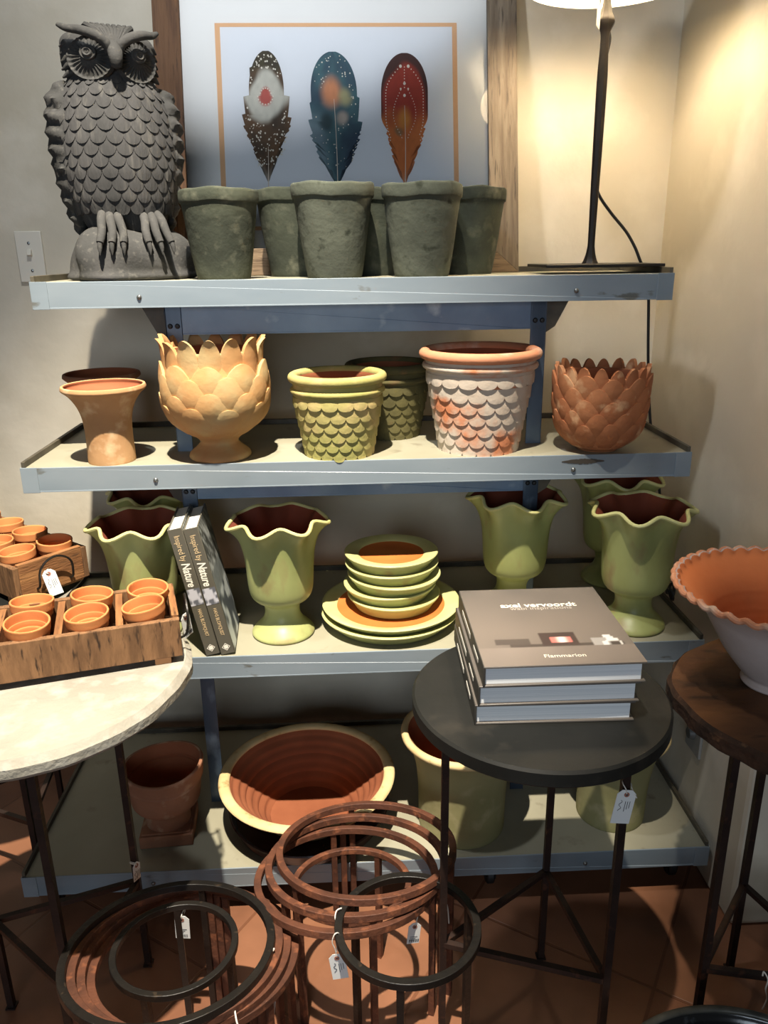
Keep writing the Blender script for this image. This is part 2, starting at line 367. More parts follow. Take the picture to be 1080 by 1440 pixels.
# ------------------------------------------------------------------ framed feather print (leans back on the wall)
TH = R(12.9); PY0 = .268; PH = .655
pic = thing('framed_picture', 'barn-wood framed print of three feathers leaning on the wall behind the grey pots', 'picture', (0, PY0, S1))
pic.rotation_euler = (-TH, 0, 0)
XO0, XO1, XI0, XI1 = -.4195, .3655, -.3625, .3005; W_ = .0585
def rail(poly, mat, name='frame_rail'):
    q = MB(); q.prism(poly, 0, .022); return q.build(name, mat, pic, smooth=0, bevel=.0015)
rail([(XO0,0),(XI0,W_),(XI0,PH-W_),(XO0,PH)], M_barn_v2); rail([(XO1,0),(XI1,W_),(XI1,PH-W_),(XO1,PH)], M_barn_v)
rail([(XO0,0),(XO1,0),(XI1,W_),(XI0,W_)], M_barn_h); rail([(XO0,PH),(XO1,PH),(XI1,PH-W_),(XI0,PH-W_)], M_barn_h)
b = MB(); b.box(XI0-.004, XI1+.004, .012, .016, W_-.004, PH-W_+.004); b.build('mat_board', M_mat, pic, smooth=0)
b = MB()
for (u0, u1, v0, v1) in ((-.2895,-.2785,.10,.5345), (.2245,.2350,.10,.5345), (-.2785,.2245,.5265,.5345), (-.2785,.2245,.10,.108)):
    b.box(u0, u1, .0112, .0118, v0, v1)
b.build('peach_border', M_peach, pic, smooth=0)
b = MB(); b.box(-.2785, .2245, .0114, .0119, .108, .5265); b.build('print_paper', plain('print_paper', srgb(228,232,236), .85), pic, smooth=0)
b = MB(); b.box(XI0-.002, XI1+.002, .0040, .0052, W_-.002, PH-W_+.002); b.build('glass_pane', M_glass, pic, smooth=0)

def mixc(a, c, t):
    t = max(0, min(1, t)); return tuple(a[i]*(1-t)+c[i]*t for i in range(4))
def sstep(a, c, x):
    t = max(0, min(1, (x-a)/(c-a))); return t*t*(3-2*t)
def vnoise(x, y, s=0):
    xi, yi = math.floor(x), math.floor(y); fx, fy = x-xi, y-yi; fx = fx*fx*(3-2*fx); fy = fy*fy*(3-2*fy)
    h = lambda i, j: hsh(xi+i, yi+j, s)
    return (h(0,0)*(1-fx)+h(1,0)*fx)*(1-fy)+(h(0,1)*(1-fx)+h(1,1)*fx)*fy
LOBES = {0: (.70, [(.0,.18,.16,.62,0), (.02,.22,.38,.98,0), (.12,.45,.50,1.0,-1), (.10,.45,.47,1.0,1), (.2,.6,.66,.93,0), (.45,.55,.88,.66,-1), (.45,.55,.80,.64,1)]),
         1: (.84, [(.0,.25,.14,.72,0), (.02,.4,.30,.96,0), (.14,.6,.47,.98,-1), (.14,.7,.44,1.0,1), (.3,.7,.66,.93,1), (.3,.6,.62,.90,-1)]),
         2: (.99, [(.0,.16,.12,.50,0), (.02,.30,.24,.70,0), (.08,.4,.34,.80,-1), (.10,.5,.38,.90,1)])}
def halfw(t, side, kind):
    """half width (0..1) of the vane at height t (0 bottom .. 1 tip) on one side"""
    cap, lobes = LOBES[kind]
    w = .12
    if t > .30: w = max(w, cap*sstep(.02, .52, t)*(math.sqrt(max(0, 1-((t-.70)/.302)**2)) if t > .70 else 1))
    for (t0, w0, t1, w1, sd) in lobes:
        if (sd == 0 or sd*side > 0) and t0 <= t <= t1: w = max(w, w0+(w1-w0)*((t-t0)/(t1-t0))**.6)
    if t < .45: w *= 1-.34*hsh(round(t*70), 1 if side > 0 else -1, kind)*sstep(.42, .08, t)
    return w
def feather_col(kind, s, t):
    n = vnoise(s*3+kind*7, t*9, 1); n2 = vnoise(s*8, t*22, kind)
    if kind == 0:
        br, dk, cr = srgb(112,82,54), srgb(58,50,40), srgb(206,204,190)
        c = mixc(br, dk, n*.9)
        d = math.hypot(s*1.0, (t-.66)/.22); c = mixc(cr, c, sstep(.75, 1.05, d+.25*(n-.5)))
        if t > .82: c = mixc(c, mixc(dk, srgb(76,70,44), n2), sstep(.82, .88, t+.05*(n-.5)))
        c = mixc(c, srgb(190,70,58), sstep(.075, .045, math.hypot(s*.2+.01, (t-.655)*.85))*.9)
        c = mixc(srgb(150,142,130), c, sstep(.02, .16, t+.05*n))
    elif kind == 1:
        te, nv, pl = srgb(74,112,118), srgb(44,62,84), srgb(146,168,176)
        c = mixc(te, nv, n*.8); c = mixc(c, nv, sstep(.1, .7, s)*sstep(.5, .3, t)*.9)
        c = mixc(c, pl, sstep(-.1, -.8, s)*sstep(.6, .4, t)*.65)
        c = mixc(c, srgb(224,150,104), sstep(.55, .15, math.hypot(s*.9+.1, (t-.70)*3.4))*.95)
        c = mixc(c, srgb(196,186,130), sstep(.4, .1, math.hypot(s-.45, (t-.66)*4))*.7)
        c = mixc(c, srgb(206,186,168), sstep(.35, .1, math.hypot(s-.32, (t-.5)*4.5))*.7)
        c = mixc(c, srgb(36,58,62), sstep(.4, .15, math.hypot(s+.35, (t-.47)*4))*.8)
    else:
        dk, rd, og = srgb(70,40,34), srgb(158,54,36), srgb(206,116,56)
        d = math.hypot(s*.95, (t-.60)/.36); c = mixc(rd, dk, sstep(.78, 1.0, d+.15*(n-.5)) if t > .45 else 0)
        c = mixc(c, og, sstep(.62, .36, t+.12*(n-.5)))
        c = mixc(c, srgb(222,150,60), sstep(.5, .1, math.hypot(s*1.3, (t-.5)*4))*.8)
        c = mixc(c, srgb(112,110,80), sstep(.3, .1, math.hypot(s+.3, (t-.40)*6))*.7)
        c = mixc(srgb(214,150,112), c, sstep(.0, .14, t+.04*n))
    return mixc(c, mixc(c, (0,0,0,1), .25), n2*.7)
def feather(kind, cx, v0, v1, hw, lean):
    nu, nv = 26, 110; me = bpy.data.meshes.new('feather'); vs, fs, cs = [], [], []
    for j in range(nv+1):
        t = j/nv
        for i in range(nu+1):
            s = 2*i/nu-1; w = halfw(t, s, kind)*hw
            vs.append((cx+lean*(t-.5)+s*w, .0108, v0+(v1-v0)*t+.030*s*s*sstep(.62,.15,t))); cs.append(feather_col(kind, s, t))
    for j in range(nv):
        for i in range(nu):
            a = j*(nu+1)+i; fs.append((a, a+1, a+nu+2, a+nu+1))
    me.from_pydata(vs, [], fs); at = me.color_attributes.new('paint', 'FLOAT_COLOR', 'POINT')
    for i, c in enumerate(cs): at.data[i].color = c
    me.materials.append(M_paint); o = bpy.data.objects.new('feather', me); COL.objects.link(o); o.parent = pic
    q = MB()
    def dot(s, t, r):
        x = cx+lean*(t-.5)+s*halfw(t, s, kind)*hw; z = v0+(v1-v0)*t
        q.add([(x+r*math.cos(k*PI/4), .0104, z+r*1.15*math.sin(k*PI/4)) for k in range(8)], [tuple(range(8))])
    if kind == 0:
        for k in range(230):
            s, t = random.uniform(-.92, .92), random.uniform(.12, .97)
            if math.hypot(s, (t-.66)/.22) > .95: dot(s, t, random.uniform(.0008, .0021))
        for k in range(16):
            a = k/16*2*PI; dot(.33*math.cos(a)-.05, .655+.062*math.sin(a), .0014)
    elif kind == 1:
        for k in range(110):
            s, t = random.uniform(-.9, .9), random.uniform(.1, .97)
            if math.hypot(s+.0, (t-.66)*3.2) > .5 and (s > -.1 or t > .7 or random.random() < .4): dot(s, t, random.uniform(.0007, .0016))
    else:
        for k in range(26):
            a = k/25; sd = .80-.5*max(0, a-.75)
            for sg in (-1, 1): dot(sg*(sd if a < .6 else sd*math.sqrt(max(0,1-((a-.6)/.42)**2))), .34+.56*a, .0012)
        for k in range(18):
            for sg in (-1, 1): dot(sg*(.16+.32*math.sin(PI*k/17)), .36+.36*k/17, .001)
        for k in range(8): dot(0, .74+.022*k, .0011)
        for sg in (-1, 1): dot(sg*.22, .90, .0032); dot(sg*.16, .73, .002)
        dot(0, .77, .003); dot(0, .68, .003)
    q.build('speckles', plain('speckle_white', srgb(228,222,206), .8) if 'speckle_white' not in bpy.data.materials else bpy.data.materials['speckle_white'], o, smooth=0)
    q = MB(); hi = {0:.3, 1:.66, 2:.62}[kind]
    pts = [(cx+lean*(t-.5)+.0015*math.sin(t*5), .0102, v0-.012+(v1-v0+.012)*t) for t in [hi*k/10 for k in range(11)]]
    q.tube(pts, [.0013-.0007*k/10 for k in range(11)], 4); q.build('quill', plain('quill_cream', srgb(226,210,192), .8) if 'quill_cream' not in bpy.data.materials else bpy.data.materials['quill_cream'], o, smooth=0)
feather(0, -.184, .203, .477, .054, .004); feather(1, -.036, .196, .475, .060, -.004); feather(2, .117, .194, .472, .052, .004)

# ------------------------------------------------------------------ owl statue
owl = thing('owl_statue', 'dark grey cement owl statue on a rock at the left end of the top shelf', 'statue', (-.452, .122, S1), R(22)); owl.scale = (1, 1, .975)
def oprof(z):
    P = [(.085,.066),(.11,.080),(.15,.094),(.20,.103),(.25,.104),(.29,.100),(.33,.090),(.352,.080),(.372,.068)]
    for (a, ra), (c, rc) in zip(P, P[1:]):
        if z <= c: return ra+(rc-ra)*max(0, (z-a)/(c-a))
    return P[-1][1]
b = MB()
def rk(r, z, t, j):
    n = 1+.10*math.sin(3*t+1.2)+.05*math.sin(5*t+z*40)+.03*math.sin(9*t)
    return r*n, z*(1+.08*math.sin(2*t+.5)) if z > .02 else z
b.lathe(spline([(.0005,0),(.112,0),(.117,.02),(.116,.05),(.102,.078),(.075,.094),(.04,.100),(.0005,.102)], 5), 64, rk, ey=.86)
b.build('rock_base', M_cement, owl, smooth=60)
b = MB()
EY = .82
Pow = lambda th, z, off: ((oprof(z)+off)*math.cos(th), (oprof(z)+off)*math.sin(th)*EY, z)
b.lathe([(max(.0005, oprof(z)-.002) if .086 < z < .371 else .0005, z) for z in [.085+.287*k/40 for k in range(41)]], 56, ey=EY)
rows = 12
scal = lambda t: 1.0 if t < .42 else max(0, 1-((t-.42)/.58)**2.3)**(1/2.3)
for k in range(rows):
    zt = .134+.0205*k
    n = 22; dth = 2*PI/n
    for i in range(n):
        th = (i+.5*(k % 2))*dth
        if math.sin(th) > .62: continue
        b.patch(Pow, lambda z: max(oprof(z), .03), th, zt+.0215, oprof(zt)*dth*.5*(.97+.1*hsh(i, k)), .031+.004*hsh(k, i), scal, -1, .001, .0062, .0022, .005, 6, 7)
b.build('body', M_feather, owl, smooth=50)
def wing(sg):
    q = MB()
    def mod(r, z, t, j):
        e = .0
        if math.cos(t)*sg > -.2: e = .0035*math.sin(z*2*PI/.03+2*t)
        return r+e, z
    prof = spline([(.002,.085),(.016,.11),(.030,.17),(.038,.24),(.038,.30),(.028,.345),(.002,.366)], 6)
    q.lathe(prof, 28, mod, ey=1.75)
    return q.build('wing', M_cement, owl, loc=(sg*.082, .030, 0), rot=(0, 0, sg*R(18)), smooth=60)
wing(-1); wing(1)
b = MB(); b.lathe(spline([(.002,.03),(.03,.045),(.042,.10),(.045,.16),(.03,.2),(.002,.21)], 5), 24, ey=.6); b.build('tail', M_cement, owl, loc=(-.02,.07,0), rot=(R(-6),0,0))
# head
hd = MB()
def hmod(r, z, t, j):
    c = abs(math.cos(t)); return r*(1+.12*c*c*(1 if z > .39 else .6)), z+.006*math.cos(2*t)*(1 if z > .42 else 0)
hd.lathe(spline([(.0005,.360),(.064,.361),(.071,.372),(.074,.395),(.074,.42),(.070,.440),(.055,.452),(.03,.4565),(.0005,.455)], 5), 48, hmod, ey=.86)
for k in range(9):       # combed crown feathers
    x = (k-4)*.0075
    hd.tube([(x*.3, -.078, .424), (x*.8, -.070, .448), (x*1.25, -.036, .465), (x*1.6, .008, .462)], [.0030,.0050,.0058,.003], 6)
hd.tube([(.066*1.0*math.cos(a), .066*.86*math.sin(a), .364+.003*math.sin(3*a)) for a in [2*PI*k/40 for k in range(40)]], .0045, 6, closed=True)
head = hd.build('head', M_cement, owl, smooth=50, M=Matrix.Translation((0, 0, .36*.15)) @ Matrix.Diagonal((1.02, 1.02, .85, 1)))
def disc(sg):
    c = Vector((sg*.0375, -.054, .397)); nrm = Vector((sg*.50, -1, .04)).normalized()
    x = Vector((0,0,1)).cross(nrm).normalized(); y = nrm.cross(x)
    q = MB(); NR, NA = 14, 108
    def F(u, v):
        a = 2*PI*u; r = .0455*v; rr = r*(1.0 if math.sin(a) < .3 else .95)
        hgt = .011*(1-v)**1.2+.0055*sstep(.82,.94,v)-.009*sstep(.95,1,v)-.002
        if .36 < v < .95: hgt += .0014*math.cos(27*a)
        return c+x*rr*math.cos(a)*.96+y*rr*math.sin(a)*1.04+nrm*(hgt+.002)
    q.grid(F, NA, NR); q.build('facial_disc', M_cement, head, smooth=70)
    e = MB(); cz = c+nrm*.011+y*.007
    def G(u, v):
        a = 2*PI*u; r = .0150*v
        h = .007*math.sqrt(max(0, 1-v*v))+.0015*math.cos(v*PI*4.2)*(1 if v > .12 else -1.2)
        return cz+x*r*math.cos(a)+y*r*math.sin(a)+nrm*h
    e.grid(G, 32, 14); e.build('eye', M_cement, head, smooth=70)
    w = MB()     # brow running out into the ear tuft
    pts = spline([(sg*.009,-.080,.402),(sg*.013,-.084,.419),(sg*.030,-.082,.434),(sg*.052,-.070,.444),(sg*.071,-.052,.450),(sg*.084,-.036,.460)], 5)
    n = len(pts); w.tube(pts, [.0040+.0052*math.sin(PI*min(1, (k+2)/(n+1)))*(1 if k < n-2 else .6) for k in range(n)], 10, flat=(.9, 1.1))
    w.build('brow_tuft', M_cement, head, smooth=60)
    s_ = MB()
    for k in range(5):
        z = .368+.015*k
        s_.tube([(sg*.058, -.030, z+.006), (sg*.073, -.022, z+.003), (sg*.0835, -.012, z-.004)], [.008, .008, .002], 6)
    s_.build('cheek_feathers', M_cement, head, smooth=60)
disc(-1); disc(1)
b = MB(); b.tube(spline([(0,-.066,.424),(0,-.078,.415),(0,-.087,.400),(0,-.090,.386),(0,-.086,.372)], 4), [.006+.0068*math.sin(PI*(.18+.74*k/16)) if k < 16 else .003 for k in range(17)], 12, flat=(1,1.0)); b.build('beak', M_cement, head, smooth=60)
for sg in (-1, 1):
    for k in (-1, 0, 1):
        x0 = sg*.036+k*.012; x1 = sg*.044+k*.021
        q = MB(); q.tube(spline([(x0,-.050,.128),(x0*.6+x1*.4,-.078,.112),(x1*.9,-.096,.090),(x1,-.106,.070)], 4), [.0075,.0080,.0083,.0085,.0085,.0082,.008,.008,.0078,.0078,.0076,.0074,.007], 10)
        q.tube([(x1,-.105,.0715),(x1*1.03,-.110,.060),(x1*1.04,-.110,.047)], [.0052,.0045,.0008], 8); q.build('toe', M_cement, owl, smooth=60)

# ------------------------------------------------------------------ grey pots on the top shelf
def grey_pot(mat):
    q = MB(); prof, mt = vessel([(.050,0),(.0525,.004),(.060,.05),(.0685,.11),(.0725,.138),(.0755,.141),(.0768,.150),(.0765,.161)], .007, .012)
    def mod(r, z, t, j): return r*(1+.008*math.sin(2*t+z*20)+.005*math.sin(5*t+z*60)), z+(.0012*math.sin(3*t)+.0008*math.sin(7*t))*(1 if z > .12 else 0)
    q.lathe(prof, 56, mod, mats=mt); return q
gp = [('front-row mossy grey pot beside the owl', -.259, .062, .98, M_pot_grey), ('front-row middle grey pot, the palest, under the blue feather', -.043, .060, 1.03, M_pot_grey2),
      ('front-row grey pot under the orange feather', .128, .062, 1.02, M_pot_grey2), ('grey pot in the back row under the brown feather', -.125, .192, 1.03, M_pot_grey),
      ('shadowed grey pot in the back row between the two right front pots', .042, .192, 1.03, M_pot_grey), ('grey pot at the right end of the back row by the barn-wood frame', .237, .192, 1.02, M_pot_grey)]
for i, (lb, x, y, s, m) in enumerate(gp):
    o = grey_pot(m).build('grey_pot', [m, M_pot_grey], loc=(x, y, S1), rot=(0, 0, i*1.3)); o.scale = (s,)*3
    tag(o, lb, 'pot', 'grey green pots on the top shelf')

# ------------------------------------------------------------------ table lamp
lamp = thing('table_lamp', 'slim bronze table lamp with a pale shade at the right end of the top shelf', 'lamp', (.484, .13, S1+.0115))
b = MB(); b.box(-.112, .126, -.085, .085, 0, .006); b.build('base_plate', M_bronze, lamp, bevel=.0015)
b = MB(); b.lathe(spline([(.018,.006),(.013,.016),(.0085,.034),(.0075,.06),(.0095,.20),(.0105,.34),(.0085,.40),(.0095,.425),(.0175,.444),(.0110,.460),(.0065,.49),(.006,.545)], 4), 8); b.build('stem', M_bronze, lamp, smooth=30)
SZ = .516-.0115
b = MB()
prof = [(.155,SZ),(.1535,SZ),(.1015,SZ+.235),(.103,SZ+.235),(.155,SZ)]
b.lathe(prof, 64, mats=[1,1,0,0]); sh = b.build('lamp_shade', [M_shade_out, plain('shade_lining', srgb(250,244,228), .8)], lamp, smooth=30)
b = MB(); b.tube([(-.1,0,SZ+.22),(.1,0,SZ+.22)], .002, 6); b.tube([(0,-.1,SZ+.22),(0,.1,SZ+.22)], .002, 6); b.build('spider', M_bronze, sh)
b = MB(); b.lathe(spline([(.012,.545),(.013,.58),(.020,.60),(.028,.63),(.027,.65),(.018,.67),(.001,.676)], 4), 20); b.build('bulb', M_bulb, lamp)
cord = [(.490,.141,.45),(.497,.141,.43),(.494,.146,.40),(.489,.146,.36),(.4885,.1445,.24),(.489,.145,.18),(.500,.15,.15),(.53,.155,.115),(.565,.16,.08),(.588,.163,.048),(.606,.167,.016),(.6185,.168,.0085),(.626,.169,-.02),(.630,.17,-.06),(.645,.178,-.2),(.664,.185,-.325),(.680,.176,-.41),(.694,.165,-.489),(.703,.13,-.62),(.7035,.098,-.700),(.706,.085,-.715)]
pts = spline([(x, y, z+S1) for x, y, z in cord], 6)
b = MB(); b.tube(pts, .0032, 7)
coil = [(.7035+.010*math.cos(a*.5), .075+.022*math.cos(a), .6235+S1-1.33+.018*math.sin(a)) for a in [k*.35 for k in range(40)]]
b.tube(coil, .0030, 6); b.tube([(.704,.085,.615),(.704,.11,.640),(.703,.125,.648)], .0035, 6)
tag(b.build('lamp_cord', M_black), 'black lamp cord hanging past the right ends of the shelves', 'cord')

# ------------------------------------------------------------------ second shelf
def beaker(mat, mi):
    q = MB(); prof, mt = vessel([(.044,0),(.0455,.003),(.0445,.05),(.0465,.085),(.054,.110),(.0665,.130),(.0765,.139),(.0795,.1425),(.0790,.147)], .0065, .01)
    q.lathe(prof, 48, mats=mt); return q.build('flared_beaker_pot', [mat, mi])
o = beaker(M_terra_tan, M_terra_in); o.location = (-.494, -.016, S2); tag(o, 'buff flared beaker pot in front at the left end of the second shelf', 'pot')
o = beaker(M_terra_old, M_terra_in); o.location = (-.545, .15, S2); tag(o, 'brown flared beaker pot half hidden behind the buff beaker', 'pot')

def make_artichoke(name, label, loc, prof, th, floor, rows_, crown, mat, mat_in, rz=0):
    t = thing(name, label, 'planter', loc, rz)
    sp = spline(prof, 6)
    def rat(z):
        for (r0, z0), (r1, z1) in zip(sp, sp[1:]):
            if z0 <= z <= z1 and z1 > z0: return r0+(r1-r0)*(z-z0)/(z1-z0)
        return sp[-1][0]
    q = MB(); p_, mt = vessel(prof, th, floor); q.lathe(p_, 64, mats=mt); q.build('bowl', [mat, mat_in], t)
    zmin = rows_[0][0]
    rr = lambda z: max(.03, rat(z) if z > .05 or prof[0][1] < .0 else rat(z))
    P = lambda a, z, off: ((rr(z)+off)*math.cos(a), (rr(z)+off)*math.sin(a), z)
    petal = lambda t_: (.55+.45*sstep(0,.38,t_)) if t_ < .38 else math.sqrt(max(0, 1-((t_-.38)/.62)**1.7))*(1-.12*sstep(.38,1,t_))
    q = MB()
    for k, (z0, h, n, hw) in enumerate(rows_):
        for i in range(n):
            a = 2*PI*(i+.5*(k % 2))/n+.06*(hsh(i,k)-.5)
            q.patch(P, rr, a, z0, hw*(.95+.1*hsh(k,i)), h*(.93+.14*hsh(i,k,2)), petal, 1, .0, .0078, .0050, .008, 8, 9)
    q.build('petal_scales', mat, t, smooth=50)
    z0, h, n, hw, curl = crown; q = MB()
    for i in range(n):
        a = 2*PI*(i+.25)/n+.05*(hsh(i,9)-.5)
        q.patch(P, rr, a, z0, hw, h*(.93+.12*hsh(i,4)), petal, 1, -.001, .003, .003, .0075, 6, 9, curl)
    q.build('crown_petals', [mat], t, smooth=50)
    return t
make_artichoke('artichoke_urn', 'ochre footed artichoke urn with a pointed petal rim on the second shelf', (-.282, -.006, S2),
    [(.0585,0),(.061,.004),(.058,.012),(.044,.024),(.0375,.033),(.045,.043),(.062,.053),(.084,.075),(.096,.100),(.100,.128),(.098,.160),(.094,.190),(.0945,.208)], .010, .05,
    [(.054,.058,9,.035),(.074,.064,9,.037),(.100,.068,9,.038),(.128,.066,9,.037)], (.168,.070,14,.0225,.085), M_urn_gold, M_terra_in, .2)
make_artichoke('artichoke_bowl', 'red-brown artichoke bowl without a foot at the right end of the second shelf', (.480, -.012, S2),
    [(.040,0),(.043,.003),(.058,.012),(.073,.030),(.083,.058),(.0875,.090),(.0885,.125),(.089,.148)], .009, .01,
    [(.014,.050,11,.023),(.036,.050,11,.025),(.060,.050,11,.026),(.086,.050,11,.026),(.108,.048,11,.025)], (.126,.046,18,.0150,.02), M_urn_red, M_terra_in, .1)

def scale_pot(name, label, loc, prof, bead, rim, rows_, nsc, mats, rz=0, s=1):
    t = thing(name, label, 'pot', loc, rz); t.scale = (s,)*3
    sp = spline(prof, 6)
    def rat(z):
        for (r0, z0), (r1, z1) in zip(sp, sp[1:]):
            if z0 <= z <= z1 and z1 > z0: return r0+(r1-r0)*(z-z0)/(z1-z0)
        return sp[-1][0] if z > .05 else sp[0][0]
    q = MB(); p_, mt = vessel(prof, .011, .014); q.lathe(p_, 64, mats=mt); q.build('pot_wall', [mats[0], mats[2]], t)
    q = MB(); R_, z_, hh, ww = rim
    q.lathe([(R_+ww*math.cos(a), z_+hh*math.sin(a)) for a in [2*PI*k/14 for k in range(15)]], 64); q.build('rolled_rim', mats[1], t)
    q = MB(); R_, z_, rr_ = bead; q.lathe([(R_+rr_*math.cos(a), z_+rr_*math.sin(a)) for a in [2*PI*k/10 for k in range(11)]], 64); q.build('collar_band', mats[0], t)
    P = lambda a, z, off: ((rat(max(z,.001))+off)*math.cos(a), (rat(max(z,.001))+off)*math.sin(a), z)
    q = MB()
    for k, zt in enumerate(rows_):
        for i in range(nsc):
            a = 2*PI*(i+.5*(k % 2))/nsc
            q.patch(P, lambda z: rat(max(z,.001)), a, zt, rat(zt)*PI/nsc*1.0, rows_[0]-rows_[1] if k == 0 else (rows_[0]-rows_[1])*1.25, scal, -1, .0008, .0050, .0012, .004, 6, 7)
    q.build('relief_scales', mats[0], t, smooth=50); return t
p1 = [(.0645,0),(.067,.003),(.074,.045),(.082,.085),(.0875,.115),(.089,.150)]
r1 = [.118-.0195*k for k in range(6)]
scale_pot('scale_relief_pot', 'olive buff fish-scale relief pot left of centre on the second shelf', (-.044, .004, S2), p1, (.0885,.129,.006), (.0885,.1535,.0095,.0095), r1, 18, (M_scale_green, M_scale_green, M_terra_in))
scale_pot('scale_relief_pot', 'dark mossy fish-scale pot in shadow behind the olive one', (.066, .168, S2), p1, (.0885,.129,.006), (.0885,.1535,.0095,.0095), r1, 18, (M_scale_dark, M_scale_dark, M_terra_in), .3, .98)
p2 = [(.0765,0),(.079,.003),(.087,.05),(.098,.11),(.107,.155),(.111,.190)]
r2 = [.157-.0225*k for k in range(7)]
scale_pot('scale_relief_pot', 'largest fish-scale pot, limewashed terracotta, right of centre on the second shelf', (.242, .022, S2), p2, (.1095,.170,.0065), (.111,.1925,.0105,.0115), r2, 18, (M_scale_white, M_scale_rim, M_terra_in), .15)

# ------------------------------------------------------------------ third shelf: vases
NL = 7
def vase_mod(rimz):
    def mod(r, z, t, j):
        k = max(0, (z-.12)/(rimz-.12))
        e = k**3*.0085+(.0010*k if k > 0 else 0)
        return r+e*math.cos(NL*t+.6), z-(k**4*.0065*math.cos(NL*t+.6) if k > 0 else 0)
    return mod
def goblet():
    t = thing('ruffled_vase', 'x', 'vase', group='lime ruffled goblet vases')
    outer = [(.064,0),(.0665,.004),(.064,.010),(.055,.020),(.043,.033),(.037,.048),(.0375,.064),(.043,.074),(.057,.083),(.065,.096),(.0685,.12),(.0705,.16),(.0735,.195),(.0790,.222),(.088,.240),(.0985,.252)]
    prof, mt = vessel(outer, .0065, .09); k = len(prof)
    q = MB(); q.lathe(prof, 84, vase_mod(.255), mats=mt); q.build('vase_body', [M_lime, M_lime_in], t)
    q = MB(); mo = vase_mod(.255)
    ring = []
    for i in range(84):
        a = 2*PI*i/84; r, z = mo(.0965, .2545, a, 0); ring.append((r*math.cos(a), r*math.sin(a), z))
    q.tube(ring, .0040, 8, closed=True); q.build('ruffled_rim', M_lime_rim, t); return t
g0 = goblet(); g0.location = (-.175, -.024, S3); g0.rotation_euler.z = .9
g0['label'] = 'lime green ruffled goblet vase between the leaning books and the plates'
dup(g0, (.340, .075, S3), (0,0,.45), 1.03, 'lime green ruffled vase behind the stack of large books')
dup(g0, (.575, -.040, S3), (0,0,.8), 1.04, 'lime green ruffled goblet vase at the right front corner of the third shelf')
dup(g0, (.607, .205, S3), (0,0,.2), 1.04, 'shadowed ruffled vase behind the right front goblet vase')
dup(g0, (-.492, .228, S3), (0,0,1.3), .97, 'shadowed ruffled vase behind the vase left of the leaning books')
dup(g0, (-.460, -.006, S3), (0,0,1.72), .985, 'lime ruffled vase left of the leaning books, behind the white table crate')

# plates
def plate(name, R_, hgt, well, floor):
    t = thing(name, 'x', 'plate')
    q = MB(); q.lathe([(.0005,0),(R_*.80,0),(R_*.84,.002),(R_*.90,hgt*.45),(R_*.97,hgt*.72),(R_*1.0,hgt*.88)], 72); q.build('underside', M_lime, t)
    q = MB(); q.lathe([(R_*1.0,hgt*.88),(R_*1.003,hgt*.95),(R_*.99,hgt),(R_*.95,hgt*.99),(well+.004,floor+.0035),(well,floor+.001)], 72); q.build('glazed_rim', M_lime_rim, t)
    q = MB(); q.lathe([(well,floor+.001),(well*.97,floor),(well*.5,floor-.0006),(.0005,floor-.0006)], 72); q.build('well', M_plate_in, t); return t
L0 = plate('large_plate', .150, .028, .118, .018); L0.location = (.055, .020, S3); L0['group'] = 'large lime-rimmed plates'
L0['label'] = 'bottom large lime-rimmed plate of the stack on the third shelf'
dup(L0, (.058, .022, S3+.0185), (R(.6),R(-.6),.4), 1, 'second large plate carrying the stack of small plates')
P0 = plate('small_plate', .1005, .030, .070, .0225); P0['group'] = 'stacked small lime-rimmed plates'
names = ['lowest small lime-rimmed plate, sitting inside the large plate', 'second small plate from the bottom of the stack', 'middle one of the five stacked small plates', 'fourth small plate from the bottom, just under the top one', 'topmost small plate with its orange well showing']
for k in range(5):
    loc = (.060+(.004,-.003,.005,.001,.000)[k], .022+(.0,.003,-.002,.002,0)[k], S3+.0375+.0238*k); rt = (R((.3,-.4,.6,-.3,.2)[k]), R((.5,-.6,-.9,.4,-.5)[k]), k*1.1)
    if k == 0: P0.location = loc; P0.rotation_euler = rt; P0['label'] = names[0]
    else: dup(P0, loc, rt, 1, names[k])

# leaning books with lettered spines
def cover_paint(name, w, h, fn, mat, parent, M, nu=30, nv=44):
    me = bpy.data.meshes.new(name); vs = [(w*i/nu, 0, h*j/nv) for j in range(nv+1) for i in range(nu+1)]
    me.from_pydata(vs, [], [(j*(nu+1)+i, j*(nu+1)+i+1, (j+1)*(nu+1)+i+1, (j+1)*(nu+1)+i) for j in range(nv) for i in range(nu)])
    at = me.color_attributes.new('paint', 'FLOAT_COLOR', 'POINT')
    for k, v in enumerate(vs): at.data[k].color = fn(v[0]/w, v[2]/h)
    me.materials.append(mat); o = bpy.data.objects.new(name, me); COL.objects.link(o); o.parent = parent; o.matrix_basis = M; return o
BW, BH, BD = .0285, .276, .152      # thickness, height, depth
M_cover_l = plain('olive_cover', srgb(92,88,76), .45)
M_grey_pages = plain('book_pages', srgb(226,224,216), .8)
def photo_cover(u, v):
    n = vnoise(u*6, v*9, 3)*.6+vnoise(u*18, v*26, 5)*.4
    c = mixc(srgb(150,156,154), srgb(92,98,98), n*1.2)
    if v > .62: c = mixc(srgb(70,72,68), srgb(176,180,176), sstep(.55, .7, vnoise(u*30+v*60, v*8, 6)))
    if v < .45: c = mixc(srgb(186,192,192), srgb(74,80,84), sstep(.35, .62, vnoise(u*7+v*4, v*9, 9)))
    return c
